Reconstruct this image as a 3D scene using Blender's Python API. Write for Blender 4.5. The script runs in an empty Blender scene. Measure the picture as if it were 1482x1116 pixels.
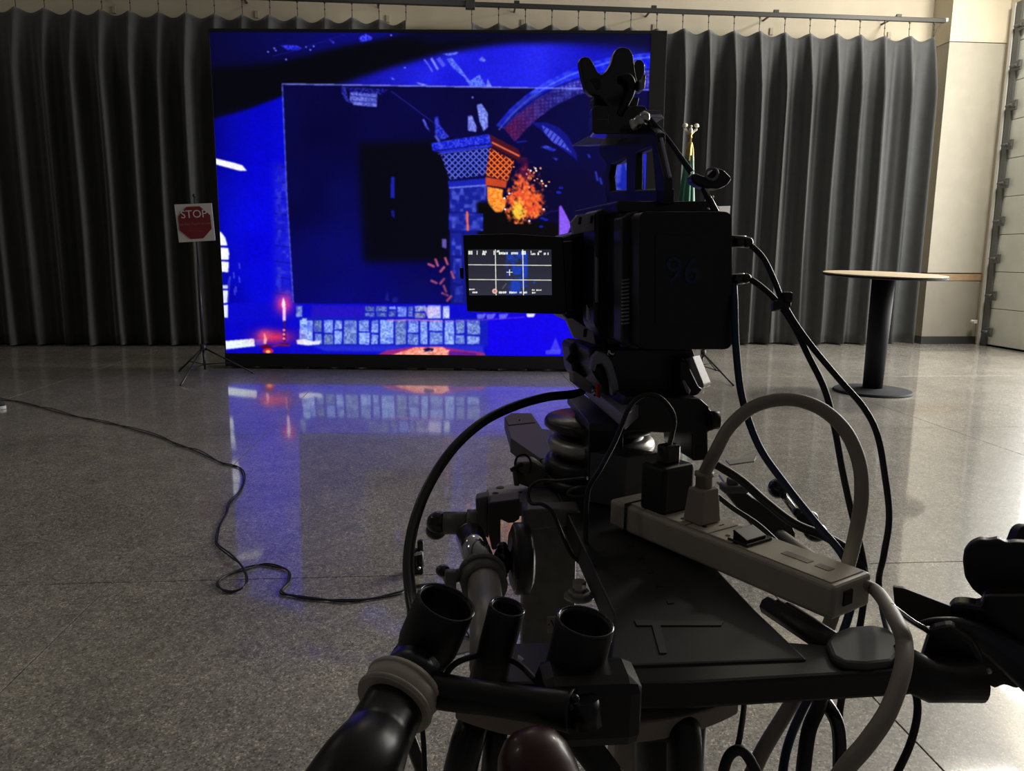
import bpy, bmesh, math, random
import numpy as np
from mathutils import Vector, Matrix
random.seed(7); np.random.seed(7)
scene = bpy.context.scene
COL = scene.collection
PI = math.pi

# ------------------------------------------------------------------ camera
F_PX, PITCH, ROLL, YAW, EYE = 1121.187, .1652988, .00836072, .0826408, Vector((0, 0, 1.2))
_f = Vector((math.sin(YAW)*math.cos(PITCH), math.cos(YAW)*math.cos(PITCH), -math.sin(PITCH)))
_r0 = Vector((math.cos(YAW), -math.sin(YAW), 0)); _u0 = _r0.cross(_f)
CR = _r0*math.cos(ROLL) + _u0*math.sin(ROLL)
CU = _u0*math.cos(ROLL) - _r0*math.sin(ROLL)
CF = _f
cd = bpy.data.cameras.new('camera'); cam = bpy.data.objects.new('camera', cd); COL.objects.link(cam)
cd.sensor_fit = 'HORIZONTAL'; cd.sensor_width = 36; cd.lens = 36*F_PX/1482
cd.clip_start = .02; cd.clip_end = 100
M = Matrix((CR, CU, -CF)).transposed().to_4x4(); M.translation = EYE
cam.matrix_world = M
scene.camera = cam

# ------------------------------------------------------------------ world, exposure, lights
w = bpy.data.worlds.new('world'); scene.world = w; w.use_nodes = True
w.node_tree.nodes['Background'].inputs[0].default_value = (.9, .9, 1, 1)
w.node_tree.nodes['Background'].inputs[1].default_value = .012
scene.view_settings.view_transform = 'Standard'; scene.view_settings.look = 'None'
scene.view_settings.gamma = 1; scene.view_settings.exposure = 0
scene.view_settings.use_curve_mapping = False
scene.cycles.max_bounces = 6; scene.cycles.diffuse_bounces = 3; scene.cycles.glossy_bounces = 4
scene.cycles.caustics_reflective = False; scene.cycles.caustics_refractive = False
scene.cycles.use_denoising = True
try: scene.cycles.sample_clamp_indirect = 4
except Exception: pass

def area(name, loc, target, sx, sy, power, col, spread=PI):
    l = bpy.data.lights.new(name, 'AREA'); l.shape = 'RECTANGLE'; l.size = sx; l.size_y = sy
    l.energy = power; l.color = col; l.spread = spread
    o = bpy.data.objects.new(name, l); COL.objects.link(o); o.location = loc
    d = Vector(target)-Vector(loc); o.rotation_euler = d.to_track_quat('-Z', 'Y').to_euler()
    return o
WARM = (1, .90, .74)
FILL_LAMPS = [ # x, y, z, power: weak fill lamps added out of view (housings are built with the room)
    ((-.6, 8.6, 5.55), 16), ((-6.0, 8.6, 5.55), 13),
    ((-5.4, 2.2, 5.55), 13)]
for (lx, ly, lz), pw in FILL_LAMPS:
    area('fill_lamp', (lx, ly, lz-.03), (lx, ly, 0), 1.1, .5, pw, WARM)
area('high_bay_lamp', (6.9, 8.2, 5.56), (6.8, 8.2, 0), 1.0, 1.0, 260, (1, .94, .82))
# daylight through the glazed bays of the overhead door in the right wall (they begin just past the frame's right edge)
area('door_daylight', (7.50, 7.15, 2.55), (0, 7.15, 2.45), 4.1, 3.9, 570, (1, .98, .94))

# ------------------------------------------------------------------ helpers
def ray(x, y): return (CF + CR*((x-741)/F_PX) - CU*((y-558)/F_PX))
def P(x, y, d): return EYE + ray(x, y)*d
def onz(x, y, z=0.): r = ray(x, y); return EYE + r*((z-EYE.z)/r.z)
def ony(x, y, Y): r = ray(x, y); return EYE + r*((Y-EYE.y)/r.y)
def onp(x, y, p0, n):
    r = ray(x, y); return EYE + r*((p0-EYE).dot(n)/r.dot(n))
def px(v):
    q = Vector(v)-EYE; z = q.dot(CF); return 741+F_PX*q.dot(CR)/z, 558-F_PX*q.dot(CU)/z

MATS = {}
def mat(name, col, rough=.5, metal=0., emit=None, noise=None, coat=0., coat_rough=.1, spec=.5, bump=None, attr=None, sheen=0):
    if name in MATS: return MATS[name]
    m = bpy.data.materials.new(name); m.use_nodes = True; nt = m.node_tree
    b = nt.nodes['Principled BSDF']
    b.inputs['Base Color'].default_value = (*col, 1); b.inputs['Roughness'].default_value = rough
    b.inputs['Metallic'].default_value = metal; b.inputs['Specular IOR Level'].default_value = spec
    b.inputs['Coat Weight'].default_value = coat; b.inputs['Coat Roughness'].default_value = coat_rough
    if sheen: b.inputs['Sheen Weight'].default_value = sheen
    if noise or bump:
        tc = nt.nodes.new('ShaderNodeTexCoord')
        n = nt.nodes.new('ShaderNodeTexNoise'); sc, amt = noise or (bump[0], 0)
        n.inputs['Scale'].default_value = sc; n.inputs['Detail'].default_value = 5
        nt.links.new(tc.outputs['Object'], n.inputs['Vector'])
        if amt:
            mr = nt.nodes.new('ShaderNodeMapRange'); mr.inputs[1].default_value = .3; mr.inputs[2].default_value = .7
            mr.inputs[3].default_value = 1-amt; mr.inputs[4].default_value = 1+amt
            nt.links.new(n.outputs['Fac'], mr.inputs[0])
            vm = nt.nodes.new('ShaderNodeVectorMath'); vm.operation = 'SCALE'; vm.inputs[0].default_value = col
            nt.links.new(mr.outputs[0], vm.inputs['Scale']); nt.links.new(vm.outputs[0], b.inputs['Base Color'])
        if bump:
            n2 = nt.nodes.new('ShaderNodeTexNoise'); n2.inputs['Scale'].default_value = bump[0]
            nt.links.new(tc.outputs['Object'], n2.inputs['Vector'])
            bp = nt.nodes.new('ShaderNodeBump'); bp.inputs['Strength'].default_value = bump[1]; bp.inputs['Distance'].default_value = .002
            nt.links.new(n2.outputs['Fac'], bp.inputs['Height']); nt.links.new(bp.outputs[0], b.inputs['Normal'])
    if emit:
        b.inputs['Emission Color'].default_value = (*emit[0], 1); b.inputs['Emission Strength'].default_value = emit[1]
    MATS[name] = m; return m

def screen_mat(name, strength):
    m = bpy.data.materials.new(name); m.use_nodes = True; nt = m.node_tree
    b = nt.nodes['Principled BSDF']; b.inputs['Base Color'].default_value = (.004, .004, .005, 1); b.inputs['Roughness'].default_value = .6
    b.inputs['Specular IOR Level'].default_value = .15
    a = nt.nodes.new('ShaderNodeAttribute'); a.attribute_name = 'picture'
    nt.links.new(a.outputs['Color'], b.inputs['Emission Color']); b.inputs['Emission Strength'].default_value = strength
    return m

ORG = {}
def link(o, parent=None): COL.objects.link(o); o.parent = parent; return o
def thing(name, label, cat, loc, group=None):
    o = bpy.data.objects.new(name, None); o.empty_display_size = .1; link(o); o.location = loc
    o['label'] = label; o['category'] = cat
    if group: o['group'] = group
    ORG[o.name] = Vector(loc); return o
def tag(o, label, cat, group=None):
    o['label'] = label; o['category'] = cat
    if group: o['group'] = group
    return o

class MB:
    def __init__(s): s.bm = bmesh.new()
    def box(s, c, size, yaw=0., bev=0., axes=None, seg=2):
        c = Vector(c); hx, hy, hz = [a/2 for a in size]
        if axes is None:
            ax = Vector((math.cos(yaw), -math.sin(yaw), 0)); ay = Vector((math.sin(yaw), math.cos(yaw), 0)); az = Vector((0, 0, 1))
        else: ax, ay, az = [Vector(a).normalized() for a in axes]
        vs = [s.bm.verts.new(c+ax*hx*i+ay*hy*j+az*hz*k) for i, j, k in
              [(-1,-1,-1),(1,-1,-1),(1,1,-1),(-1,1,-1),(-1,-1,1),(1,-1,1),(1,1,1),(-1,1,1)]]
        fs = [s.bm.faces.new([vs[i] for i in q]) for q in [(0,3,2,1),(4,5,6,7),(0,1,5,4),(1,2,6,5),(2,3,7,6),(3,0,4,7)]]
        s._bev(fs, bev, seg); return s
    def _bev(s, fs, bev, seg=2):
        if bev > 0:
            es = list({e for f in fs for e in f.edges})
            bmesh.ops.bevel(s.bm, geom=es, offset=bev, segments=seg, profile=.5, affect='EDGES', clamp_overlap=True)
    def prism(s, pts, ext, bev=0., seg=2):
        ext = Vector(ext); a = [s.bm.verts.new(p) for p in pts]; b = [s.bm.verts.new(Vector(p)+ext) for p in pts]
        n = len(a); fs = [s.bm.faces.new(a), s.bm.faces.new(b[::-1])]
        for i in range(n): fs.append(s.bm.faces.new([a[i], b[i], b[(i+1) % n], a[(i+1) % n]]))
        bmesh.ops.recalc_face_normals(s.bm, faces=fs); s._bev(fs, bev, seg); return s
    def tube(s, pts, r, seg=10, smooth=True, steps=6, caps=True):
        pts = [Vector(p) for p in pts]; n = len(pts)
        rs = r if isinstance(r, (list, tuple)) else [r]*n
        if smooth and n > 2:
            out, ro = [], []
            for i in range(n-1):
                p0, p1, p2, p3 = pts[max(i-1, 0)], pts[i], pts[i+1], pts[min(i+2, n-1)]
                for k in range(steps):
                    t = k/steps
                    out.append(.5*((2*p1)+(p2-p0)*t+(2*p0-5*p1+4*p2-p3)*t*t+(3*p1-p0-3*p2+p3)*t**3)); ro.append(rs[i]*(1-t)+rs[i+1]*t)
            out.append(pts[-1]); ro.append(rs[-1]); pts, rs = out, ro
        n = len(pts); tang = [(pts[min(i+1, n-1)]-pts[max(i-1, 0)]).normalized() for i in range(n)]
        nrm = tang[0].orthogonal().normalized(); rings = []
        for i in range(n):
            if i: nrm = (nrm - tang[i]*nrm.dot(tang[i])).normalized()
            b = tang[i].cross(nrm)
            rings.append([s.bm.verts.new(pts[i]+(nrm*math.cos(2*PI*k/seg)+b*math.sin(2*PI*k/seg))*rs[i]) for k in range(seg)])
        for i in range(n-1):
            for k in range(seg):
                f = s.bm.faces.new([rings[i][k], rings[i][(k+1) % seg], rings[i+1][(k+1) % seg], rings[i+1][k]]); f.smooth = True
        if caps: s.bm.faces.new(rings[0][::-1]); s.bm.faces.new(rings[-1])
        return s
    def lathe(s, prof, org, axis=(0, 0, 1), seg=32, smooth=True, caps=True):
        org = Vector(org); ax = Vector(axis).normalized(); nx = ax.orthogonal().normalized(); ny = ax.cross(nx); rings = []
        for r, h in prof:
            rings.append([s.bm.verts.new(org+ax*h+(nx*math.cos(2*PI*k/seg)+ny*math.sin(2*PI*k/seg))*r) for k in range(seg)])
        for i in range(len(rings)-1):
            for k in range(seg):
                f = s.bm.faces.new([rings[i][k], rings[i][(k+1) % seg], rings[i+1][(k+1) % seg], rings[i+1][k]]); f.smooth = smooth
        if caps: s.bm.faces.new(rings[0][::-1]); s.bm.faces.new(rings[-1])
        return s
    def ball(s, c, r, sc=(1, 1, 1), sub=3):
        g = bmesh.ops.create_icosphere(s.bm, subdivisions=sub, radius=r)
        for v in g['verts']: v.co = Vector((v.co.x*sc[0], v.co.y*sc[1], v.co.z*sc[2])) + Vector(c)
        for v in g['verts']:
            for f in v.link_faces: f.smooth = True
        return s
    def torus(s, c, R, r, axis=(0, 0, 1), seg=40, ms=12, rz=None, a0=0, a1=2*PI):
        c = Vector(c); ax = Vector(axis).normalized(); nx = ax.orthogonal().normalized(); ny = ax.cross(nx); rz = rz or r
        rings = []
        for i in range(seg):
            a = 2*PI*i/seg; d = nx*math.cos(a)+ny*math.sin(a)
            rings.append([s.bm.verts.new(c+d*(R+r*math.cos(2*PI*k/ms))+ax*rz*math.sin(2*PI*k/ms)) for k in range(ms)])
        for i in range(seg):
            for k in range(ms):
                f = s.bm.faces.new([rings[i][k], rings[(i+1) % seg][k], rings[(i+1) % seg][(k+1) % ms], rings[i][(k+1) % ms]]); f.smooth = True
        return s
    # outlines placed at a real distance
    def vpr(s, pts, d, thick, yaw=YAW, bev=.0015, seg=2):
        cx = sum(p[0] for p in pts)/len(pts); cy = sum(p[1] for p in pts)/len(pts)
        n = Vector((math.sin(yaw), math.cos(yaw), 0)); p0 = P(cx, cy, d)
        return s.prism([onp(x, y, p0, n) for x, y in pts], n*thick, bev, seg)
    def spr(s, pts, ref, yaw, thick, bev=.0015):
        n = Vector((math.cos(yaw), -math.sin(yaw), 0)); p0 = P(*ref)
        return s.prism([onp(x, y, p0, n) for x, y in pts], n*thick, bev)
    def hpr(s, pts, z, thick, bev=.0015):
        return s.prism([onz(x, y, z) for x, y in pts], Vector((0, 0, -thick)), bev)
    def build(s, name, m, parent=None, label=None, kind=None):
        bmesh.ops.recalc_face_normals(s.bm, faces=s.bm.faces)
        me = bpy.data.meshes.new(name)
        o = bpy.data.objects.new(name, me)
        off = ORG.get(parent.name, Vector((0, 0, 0))) if parent else None
        if parent is None:
            xs = [v.co.copy() for v in s.bm.verts]
            off = Vector((sum(v.x for v in xs)/len(xs), sum(v.y for v in xs)/len(xs), min(v.z for v in xs))); o.location = off
        for v in s.bm.verts: v.co -= off
        s.bm.to_mesh(me); s.bm.free(); me.materials.append(m)
        link(o, parent); ORG[o.name] = off
        if label: o['label'] = label
        if kind: o['kind'] = kind
        return o

def text(name, s, pos, right, up, size, m, parent, extrude=.0002, align='CENTER'):
    c = bpy.data.curves.new(name, 'FONT'); c.body = s; c.size = size; c.extrude = extrude; c.align_x = align; c.align_y = 'CENTER'
    c.resolution_u = 3; c.materials.append(m)
    o = bpy.data.objects.new(name, c); COL.objects.link(o)
    r = Vector(right).normalized(); n = r.cross(Vector(up)).normalized(); u = n.cross(r)
    Mx = Matrix((r, u, n)).transposed().to_4x4(); Mx.translation = Vector(pos) - ORG.get(parent.name, Vector((0, 0, 0)))
    me = bpy.data.meshes.new_from_object(o); bpy.data.objects.remove(o); me.transform(Mx); me.name = name
    o = bpy.data.objects.new(name, me); link(o, parent); ORG[o.name] = ORG.get(parent.name, Vector((0, 0, 0))).copy(); return o

# ------------------------------------------------------------------ materials
BLACK = mat('black_anodised', (.006, .006, .008), .34)
PLASTIC = mat('black_plastic', (.005, .005, .006), .42)
RUBBER = mat('black_rubber', (.008, .008, .009), .45)
GLOSS = mat('black_gloss', (.008, .008, .01), .18, coat=.4)
SATIN = mat('satin_dark_grey_metal', (.26, .26, .31), .35, .2)
GREYP = mat('grey_paint', (.16, .15, .138), .42, noise=(60, .15))
SILVER = mat('bright_steel', (.6, .6, .6), .22, 1)
LIGHTM = mat('light_satin_metal', (.45, .44, .42), .35, .6)
CHROME = mat('chrome', (.55, .55, .6), .12, 1)
BEIGE = mat('beige_plastic', (.52, .475, .39), .42, noise=(40, .06))
BEIGED = mat('worn_beige_paint', (.52, .46, .38), .45, noise=(50, .12))
BCORD = mat('beige_cord', (.30, .265, .22), .5)
SLOT = mat('dark_slot', (.01, .008, .006), .7)
BLUEC = mat('navy_cable_jacket', (.008, .022, .06), .4)
RED = mat('red_plastic', (.5, .02, .02), .4)
CURT = mat('charcoal_curtain_cloth', (.043, .046, .047), .7, noise=(9, .12), spec=.3, sheen=.35)
WALLM = mat('beige_wall_paint', (.56, .50, .385), .8, noise=(3, .04), bump=(180, .15))
WALLL = mat('greyed_beige_panel', (.37, .345, .285), .75, noise=(5, .05), bump=(220, .2))
WALLD = mat('taupe_wall_panel', (.24, .22, .18), .7, noise=(5, .05))
WOODB = mat('tan_chair_rail', (.33, .22, .12), .5, noise=(12, .15))
BASEB = mat('black_cove_base', (.02, .019, .018), .5)
DARKW = mat('dark_unseen_wall', (.17, .17, .19), .9)  # unseen walls, darkened to limit bounce onto the rig
CEIL = mat('ceiling_paint', (.35, .34, .32), .9)

# floor: polished aggregate concrete with a sealed, glossy surface
fm = bpy.data.materials.new('polished_terrazzo'); fm.use_nodes = True; nt = fm.node_tree; B = nt.nodes['Principled BSDF']
tc = nt.nodes.new('ShaderNodeTexCoord')
def nz(scale, det=4):
    n = nt.nodes.new('ShaderNodeTexNoise'); n.inputs['Scale'].default_value = scale; n.inputs['Detail'].default_value = det
    nt.links.new(tc.outputs['Object'], n.inputs['Vector']); return n
def ramp(src, stops):
    r = nt.nodes.new('ShaderNodeValToRGB'); e = r.color_ramp.elements
    while len(e) < len(stops): e.new(.5)
    for i, (p, c) in enumerate(stops): e[i].position = p; e[i].color = (*c, 1)
    nt.links.new(src, r.inputs[0]); return r
def mix(a, b, f=1., mode='MULTIPLY'):
    m = nt.nodes.new('ShaderNodeMix'); m.data_type = 'RGBA'; m.blend_type = mode; m.inputs[0].default_value = f
    nt.links.new(a, m.inputs[6]); nt.links.new(b, m.inputs[7]); return m.outputs[2]
big = ramp(nz(1.1, 6).outputs['Fac'], [(.3, (.26, .243, .215)), (.7, (.36, .338, .30))])
v = nt.nodes.new('ShaderNodeTexVoronoi'); v.inputs['Scale'].default_value = 230; nt.links.new(tc.outputs['Object'], v.inputs['Vector'])
sp = ramp(v.outputs['Color'], [(.0, (.2, .2, .2)), (.30, (.7, .7, .7)), (.42, (1, 1, 1)), (.74, (1.1, 1.1, 1.1)), (.86, (2.2, 2.15, 2.1))])
fine = ramp(nz(60, 6).outputs['Fac'], [(.35, (.72, .72, .72)), (.65, (1.25, 1.25, 1.25))])
mid = ramp(nz(8, 5).outputs['Fac'], [(.35, (.88, .88, .9)), (.65, (1.1, 1.09, 1.06))])
c1 = mix(mix(mix(big.outputs[0], sp.outputs[0]), fine.outputs[0]), mid.outputs[0])
nt.links.new(c1, B.inputs['Base Color']); B.inputs['Roughness'].default_value = .38
B.inputs['Specular IOR Level'].default_value = .45
B.inputs['Coat Weight'].default_value = 1; B.inputs['Coat Roughness'].default_value = .06; B.inputs['Coat IOR'].default_value = 1.55
bp = nt.nodes.new('ShaderNodeBump'); bp.inputs['Strength'].default_value = .08; bp.inputs['Distance'].default_value = .001
nt.links.new(nz(25, 3).outputs['Fac'], bp.inputs['Height']); nt.links.new(bp.outputs[0], B.inputs['Normal'])
FLOOR = fm

# ------------------------------------------------------------------ the setting
XL, XR, YB, YN, ZC = -8.5, 7.62, 11.05, -3.0, 6.0
fl = MB().box(((XL+XR)/2, (YB+YN)/2, -.06), (XR-XL+.4, YB-YN+.4, .1)).build('floor', SLOT, kind='structure')
gx = [1.17+2.41*k for k in range(-5, 4)]; gy = [2.81+2.41*k for k in range(-3, 5)]
gx = [XL]+[a for a in gx if XL < a < XR]+[XR]; gy = [YN]+[a for a in gy if YN < a < YB]+[YB]
for i in range(len(gx)-1):
    for j in range(len(gy)-1):
        b = MB().box(((gx[i]+gx[i+1])/2, (gy[j]+gy[j+1])/2, -.006), (gx[i+1]-gx[i]-.004, gy[j+1]-gy[j]-.004, .012), bev=.001, seg=1)
        b.build('slab', FLOOR, fl)
MB().box(((XL+XR)/2, YB+.1, ZC/2), (XR-XL+.4, .2, ZC)).build('wall_back', WALLM, kind='structure')
MB().box((XL-.1, (YB+YN)/2, ZC/2), (.2, YB-YN, ZC)).build('wall_left', DARKW, kind='structure')
MB().box(((XL+XR)/2, YN-.1, ZC/2), (XR-XL+.4, .2, ZC)).build('wall_near', DARKW, kind='structure')
MB().box(((XL+XR)/2, (YB+YN)/2, ZC+.1), (XR-XL+.4, YB-YN+.4, .2)).build('ceiling', CEIL, kind='structure')
# right wall with the overhead-door opening
DZ = 4.6
rw = MB()
rw.box((XR+.1, (10.52+YB)/2, ZC/2), (.2, YB-10.52, ZC))
rw.box((XR+.1, (YN+5.1)/2, ZC/2), (.2, 5.1-YN, ZC))
rw.box((XR+.1, 7.81, (ZC+DZ)/2), (.2, 5.42, ZC-DZ))
rw.build('wall_right', WALLM, kind='structure')
# pier beside the overhead door, stepping forward of the back wall
PX0, PX1, PYF = 6.80, 7.62, 10.62
pr = MB().box(((PX0+PX1)/2, (PYF+YB)/2, (4.13+ZC)/2), (PX1-PX0, YB-PYF, ZC-4.13)).build('trim_1', WALLM, kind='structure')
MB().box(((PX0+PX1)/2, (PYF+YB)/2+.006, (1.02+4.12)/2), (PX1-PX0-.006, YB-PYF, 4.12-1.02)).build('panel', WALLL, pr)
MB().box(((PX0+PX1)/2, (PYF+YB)/2, .96), (PX1-PX0, YB-PYF+.01, .09)).build('chair_rail', WOODB, pr)
MB().box(((PX0+PX1)/2, (PYF+YB)/2+.004, .51), (PX1-PX0-.004, YB-PYF, .81)).build('lower_panel', WALLD, pr)
MB().box(((PX0+PX1)/2, (PYF+YB)/2-.006, .055), (PX1-PX0+.012, YB-PYF, .11), bev=.004).build('baseboard_pier', BASEB, kind='structure')
bb = MB().box(((XL+PX0)/2, YB-.008, .055), (PX0-XL, .016, .11), bev=.003).build('baseboard_back', BASEB, kind='structure')
# sectional overhead door (runs past the frame's right edge)
DOORM = mat('pale_grey_door_skin', (.55, .56, .50), .5, noise=(4, .05))
TRACK = mat('galvanised_track', (.12, .125, .12), .45, .5)
TRIMW = mat('pale_jamb_angle', (.55, .55, .52), .45)
d1 = MB().box((XR+.12, 9.92, 2.3), (.02, 1.2, 4.6)).box((XR+.12, 7.66, .2), (.02, 5.1, .4)).build('door_1', SLOT, kind='structure')
GL = bpy.data.materials.new('door_glass'); GL.use_nodes = True
GL.node_tree.nodes['Principled BSDF'].inputs['Transmission Weight'].default_value = 1
GL.node_tree.nodes['Principled BSDF'].inputs['Roughness'].default_value = .02
zz = 0.02
for k in range(9):
    h = .51
    sec = MB().box((XR+.035, 9.90, zz+h/2), (.05, 1.18, h-.008), bev=.004); pass
    if k == 0: sec.box((XR+.035, 7.22, zz+h/2), (.05, 4.16, h-.008), bev=.004)
    else:
        for y in (5.18, 6.2, 7.22, 8.24, 9.26): sec.box((XR+.035, y, zz+h/2), (.05, .10, h-.008))
        for z in (zz+.03, zz+h-.03): sec.box((XR+.035, 7.22, z), (.05, 4.16, .05))
    so_ = sec.build('door_section', DOORM, d1)
    if k:
        for y in (5.69, 6.71, 7.73, 8.75): MB().box((XR+.04, y, zz+h/2), (.008, .92, h-.11)).build('pane', GL, so_)
    zz += h
MB().box((XR-.04, 10.49, 2.3), (.012, .05, 4.6)).box((XR-.02, 10.515, 2.3), (.05, .012, 4.6)).build('jamb_angle', TRIMW, d1)
MB().box((XR-.015, 10.41, 2.3), (.03, .10, 4.6)).build('track', TRACK, d1)
zz = .2
while zz < 4.4:
    r_ = MB().box((XR-.03, 10.31, zz), (.03, .12, .13), bev=.006).box((XR-.05, 10.27, zz), (.02, .05, .06), bev=.004)
    r_.tube([(XR-.06, 10.29, zz), (XR-.06, 10.41, zz)], .022, 10, False).build('roller_hinge', TRACK, d1); zz += .51
MB().box((XR-.10, 10.53, .33), (.05, .05, .05), bev=.005).tube([(XR-.16, 10.53, .34), (XR-.10, 10.53, .34)], .017, 8, False).build('door_stop', mat('white_bumper', (.6, .6, .58), .4), d1)
t = thing('high_bay_light', 'round metal high bay lamp hanging near the overhead door', 'ceiling light', (6.9, 8.2, 5.5))
MB().lathe([(.56, 5.58), (.52, 5.63), (.22, 5.74), (.10, 5.80)], (6.9, 8.2, 0), seg=40).build('lamp_shade', TRIMW, t)
MB().tube([(6.9, 8.2, 5.79), (6.9, 8.2, 5.995)], .012, 8, False).build('rod', TRACK, t)
# housings for the added fill lamps
for ((lx, ly, lz), pw), where_ in zip(FILL_LAMPS, ('above the front of the video wall', 'above the far end of the left curtain', 'above the open floor, farthest from the curtains')):
    t = thing('fill_lamp_housing', 'added fill lamp in a shallow white housing ' + where_, 'ceiling light', (lx, ly, lz), 'added fill lamps high above the hall')
    MB().box((lx, ly, lz+.1), (1.25, .65, .2), bev=.01).build('housing', TRIMW, t)
    MB().tube([(lx, ly, lz+.2), (lx, ly, ZC)], .015, 8, False).build('rod', TRACK, t)

# ------------------------------------------------------------------ curtains on their track
CY, CZ, PER = 10.62, 4.16, .338
def curtain(x0, x1, label, seed, hem=.02):
    rnd = random.Random(seed); n = max(2, round((x1-x0)/PER)); per = (x1-x0)/n; sub = 22; rows = 26
    amp = [rnd.uniform(.20, .26) for _ in range(n+2)]; drift = [rnd.uniform(-.03, .03) for _ in range(n+2)]
    wid = [rnd.uniform(2.6, 4.2) for _ in range(n+2)]; sec = [rnd.uniform(0, .022) for _ in range(n+2)]
    bm = bmesh.new(); grid = []
    for j in range(rows+1):
        v_ = j/rows; v_ = v_**1.35 if v_ < .5 else v_; row = []
        for i in range(n*sub+1):
            t = i/sub; k = min(int(t), n-1); fr_ = t-k
            ph = abs((fr_+.5) % 1 - .5)*2          # 0 at a hook, 1 midway
            kk = k if fr_ < .5 else k+1
            ease = min(1, (v_*5.5))**.8
            c_ = math.cos(ph*PI)*.5+.5; prof = .42*c_**(wid[kk]*.6) + .58*c_**(wid[kk]*3.2)
            a = amp[kk]*(.22+.78*ease)
            sag = (.055*math.sin(PI*ph/2)**2)*(1-v_)**10
            x = x0+t*per + drift[kk]*v_*prof + .006*math.sin(7*v_+kk)
            z = CZ-.0 - sag - v_*(CZ-hem)
            y = CY - a*prof + .02*math.sin(t*2.1+v_*2) + sec[kk]*math.sin(ph*PI*3)*ease + .012*math.sin(v_*9+kk*2)*v_
            row.append(bm.verts.new((x, y, z)))
        grid.append(row)
    for j in range(rows):
        for i in range(n*sub):
            f = bm.faces.new([grid[j][i], grid[j+1][i], grid[j+1][i+1], grid[j][i+1]]); f.smooth = True
    me = bpy.data.meshes.new('curtain'); ctr = Vector(((x0+x1)/2, CY, 0))
    for v in bm.verts: v.co -= ctr
    bm.to_mesh(me); bm.free(); me.materials.append(CURT)
    o = bpy.data.objects.new('curtain', me); link(o); o.location = ctr
    sm = o.modifiers.new('cloth', 'SOLIDIFY'); sm.thickness = .005
    tag(o, label, 'curtain', None)
    return [x0+k*per for k in range(n+1)], o
hooksL, cL = curtain(-8.0, -.52, 'dark charcoal pleated curtain left of the big video wall, behind the stop sign', 3)
hooksR, cR = curtain(.32, 6.56, 'grey pleated curtain right of the video wall, behind the round bar table', 5)
RZ = 4.385
tr = thing('curtain_track', 'long black curtain track with hanging runners fixed across the back wall', 'curtain rail', (0, CY, RZ))
RAILM = mat('black_rail', (.02, .02, .019), .45)
MB().box((3.53, CY, RZ), (6.36, .05, .055), bev=.006).build('rail', RAILM, tr)
MB().box((-3.9, CY-.0, RZ+.005), (8.5, .055, .075), bev=.006).build('rail', RAILM, tr)
MB().box((.30, CY-.01, RZ-.01), (.12, .07, .11), bev=.006).build('splice', RAILM, tr)
MB().box((6.72, CY, RZ+.01), (.05, .04, .05), bev=.01).build('end_cap', TRIMW, tr, 'small white end cap')
MB().tube([(6.69, CY, RZ), (6.60, CY, RZ-.12), (6.56, CY, CZ-.03)], .006, 8).build('end_tie', RAILM, tr)
for x in (-6.2, -4.4, -2.6, -.9, .9, 2.7, 4.35, 6.05):
    MB().box((x, CY, RZ+.045), (.07, .03, .035), bev=.004).box((x, CY+.22, RZ+.05), (.02, .42, .02)).build('bracket', RAILM, tr)
    MB().box((x+.12, YB-.01, RZ-.09), (.05, .02, .09), bev=.004).build('wall_plate', mat('painted_plate', (.42, .37, .28), .6), tr)
HK = MB().box((0, 0, -.035), (.022, .022, .03), bev=.003).tube([(0, 0, -.03), (0, 0, -.20)], .0045, 6, False).ball((0, 0, -.12), .011, sub=1).tube([(0, -.0, -.20), (0, -.012, -.215), (0, 0, -.235)], .005, 6)
me = bpy.data.meshes.new('runner'); HK.bm.to_mesh(me); HK.bm.free(); me.materials.append(RAILM)
for x in hooksL+hooksR:
    o = bpy.data.objects.new('runner', me); link(o, tr); o.location = (x, 0, 0)

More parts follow.
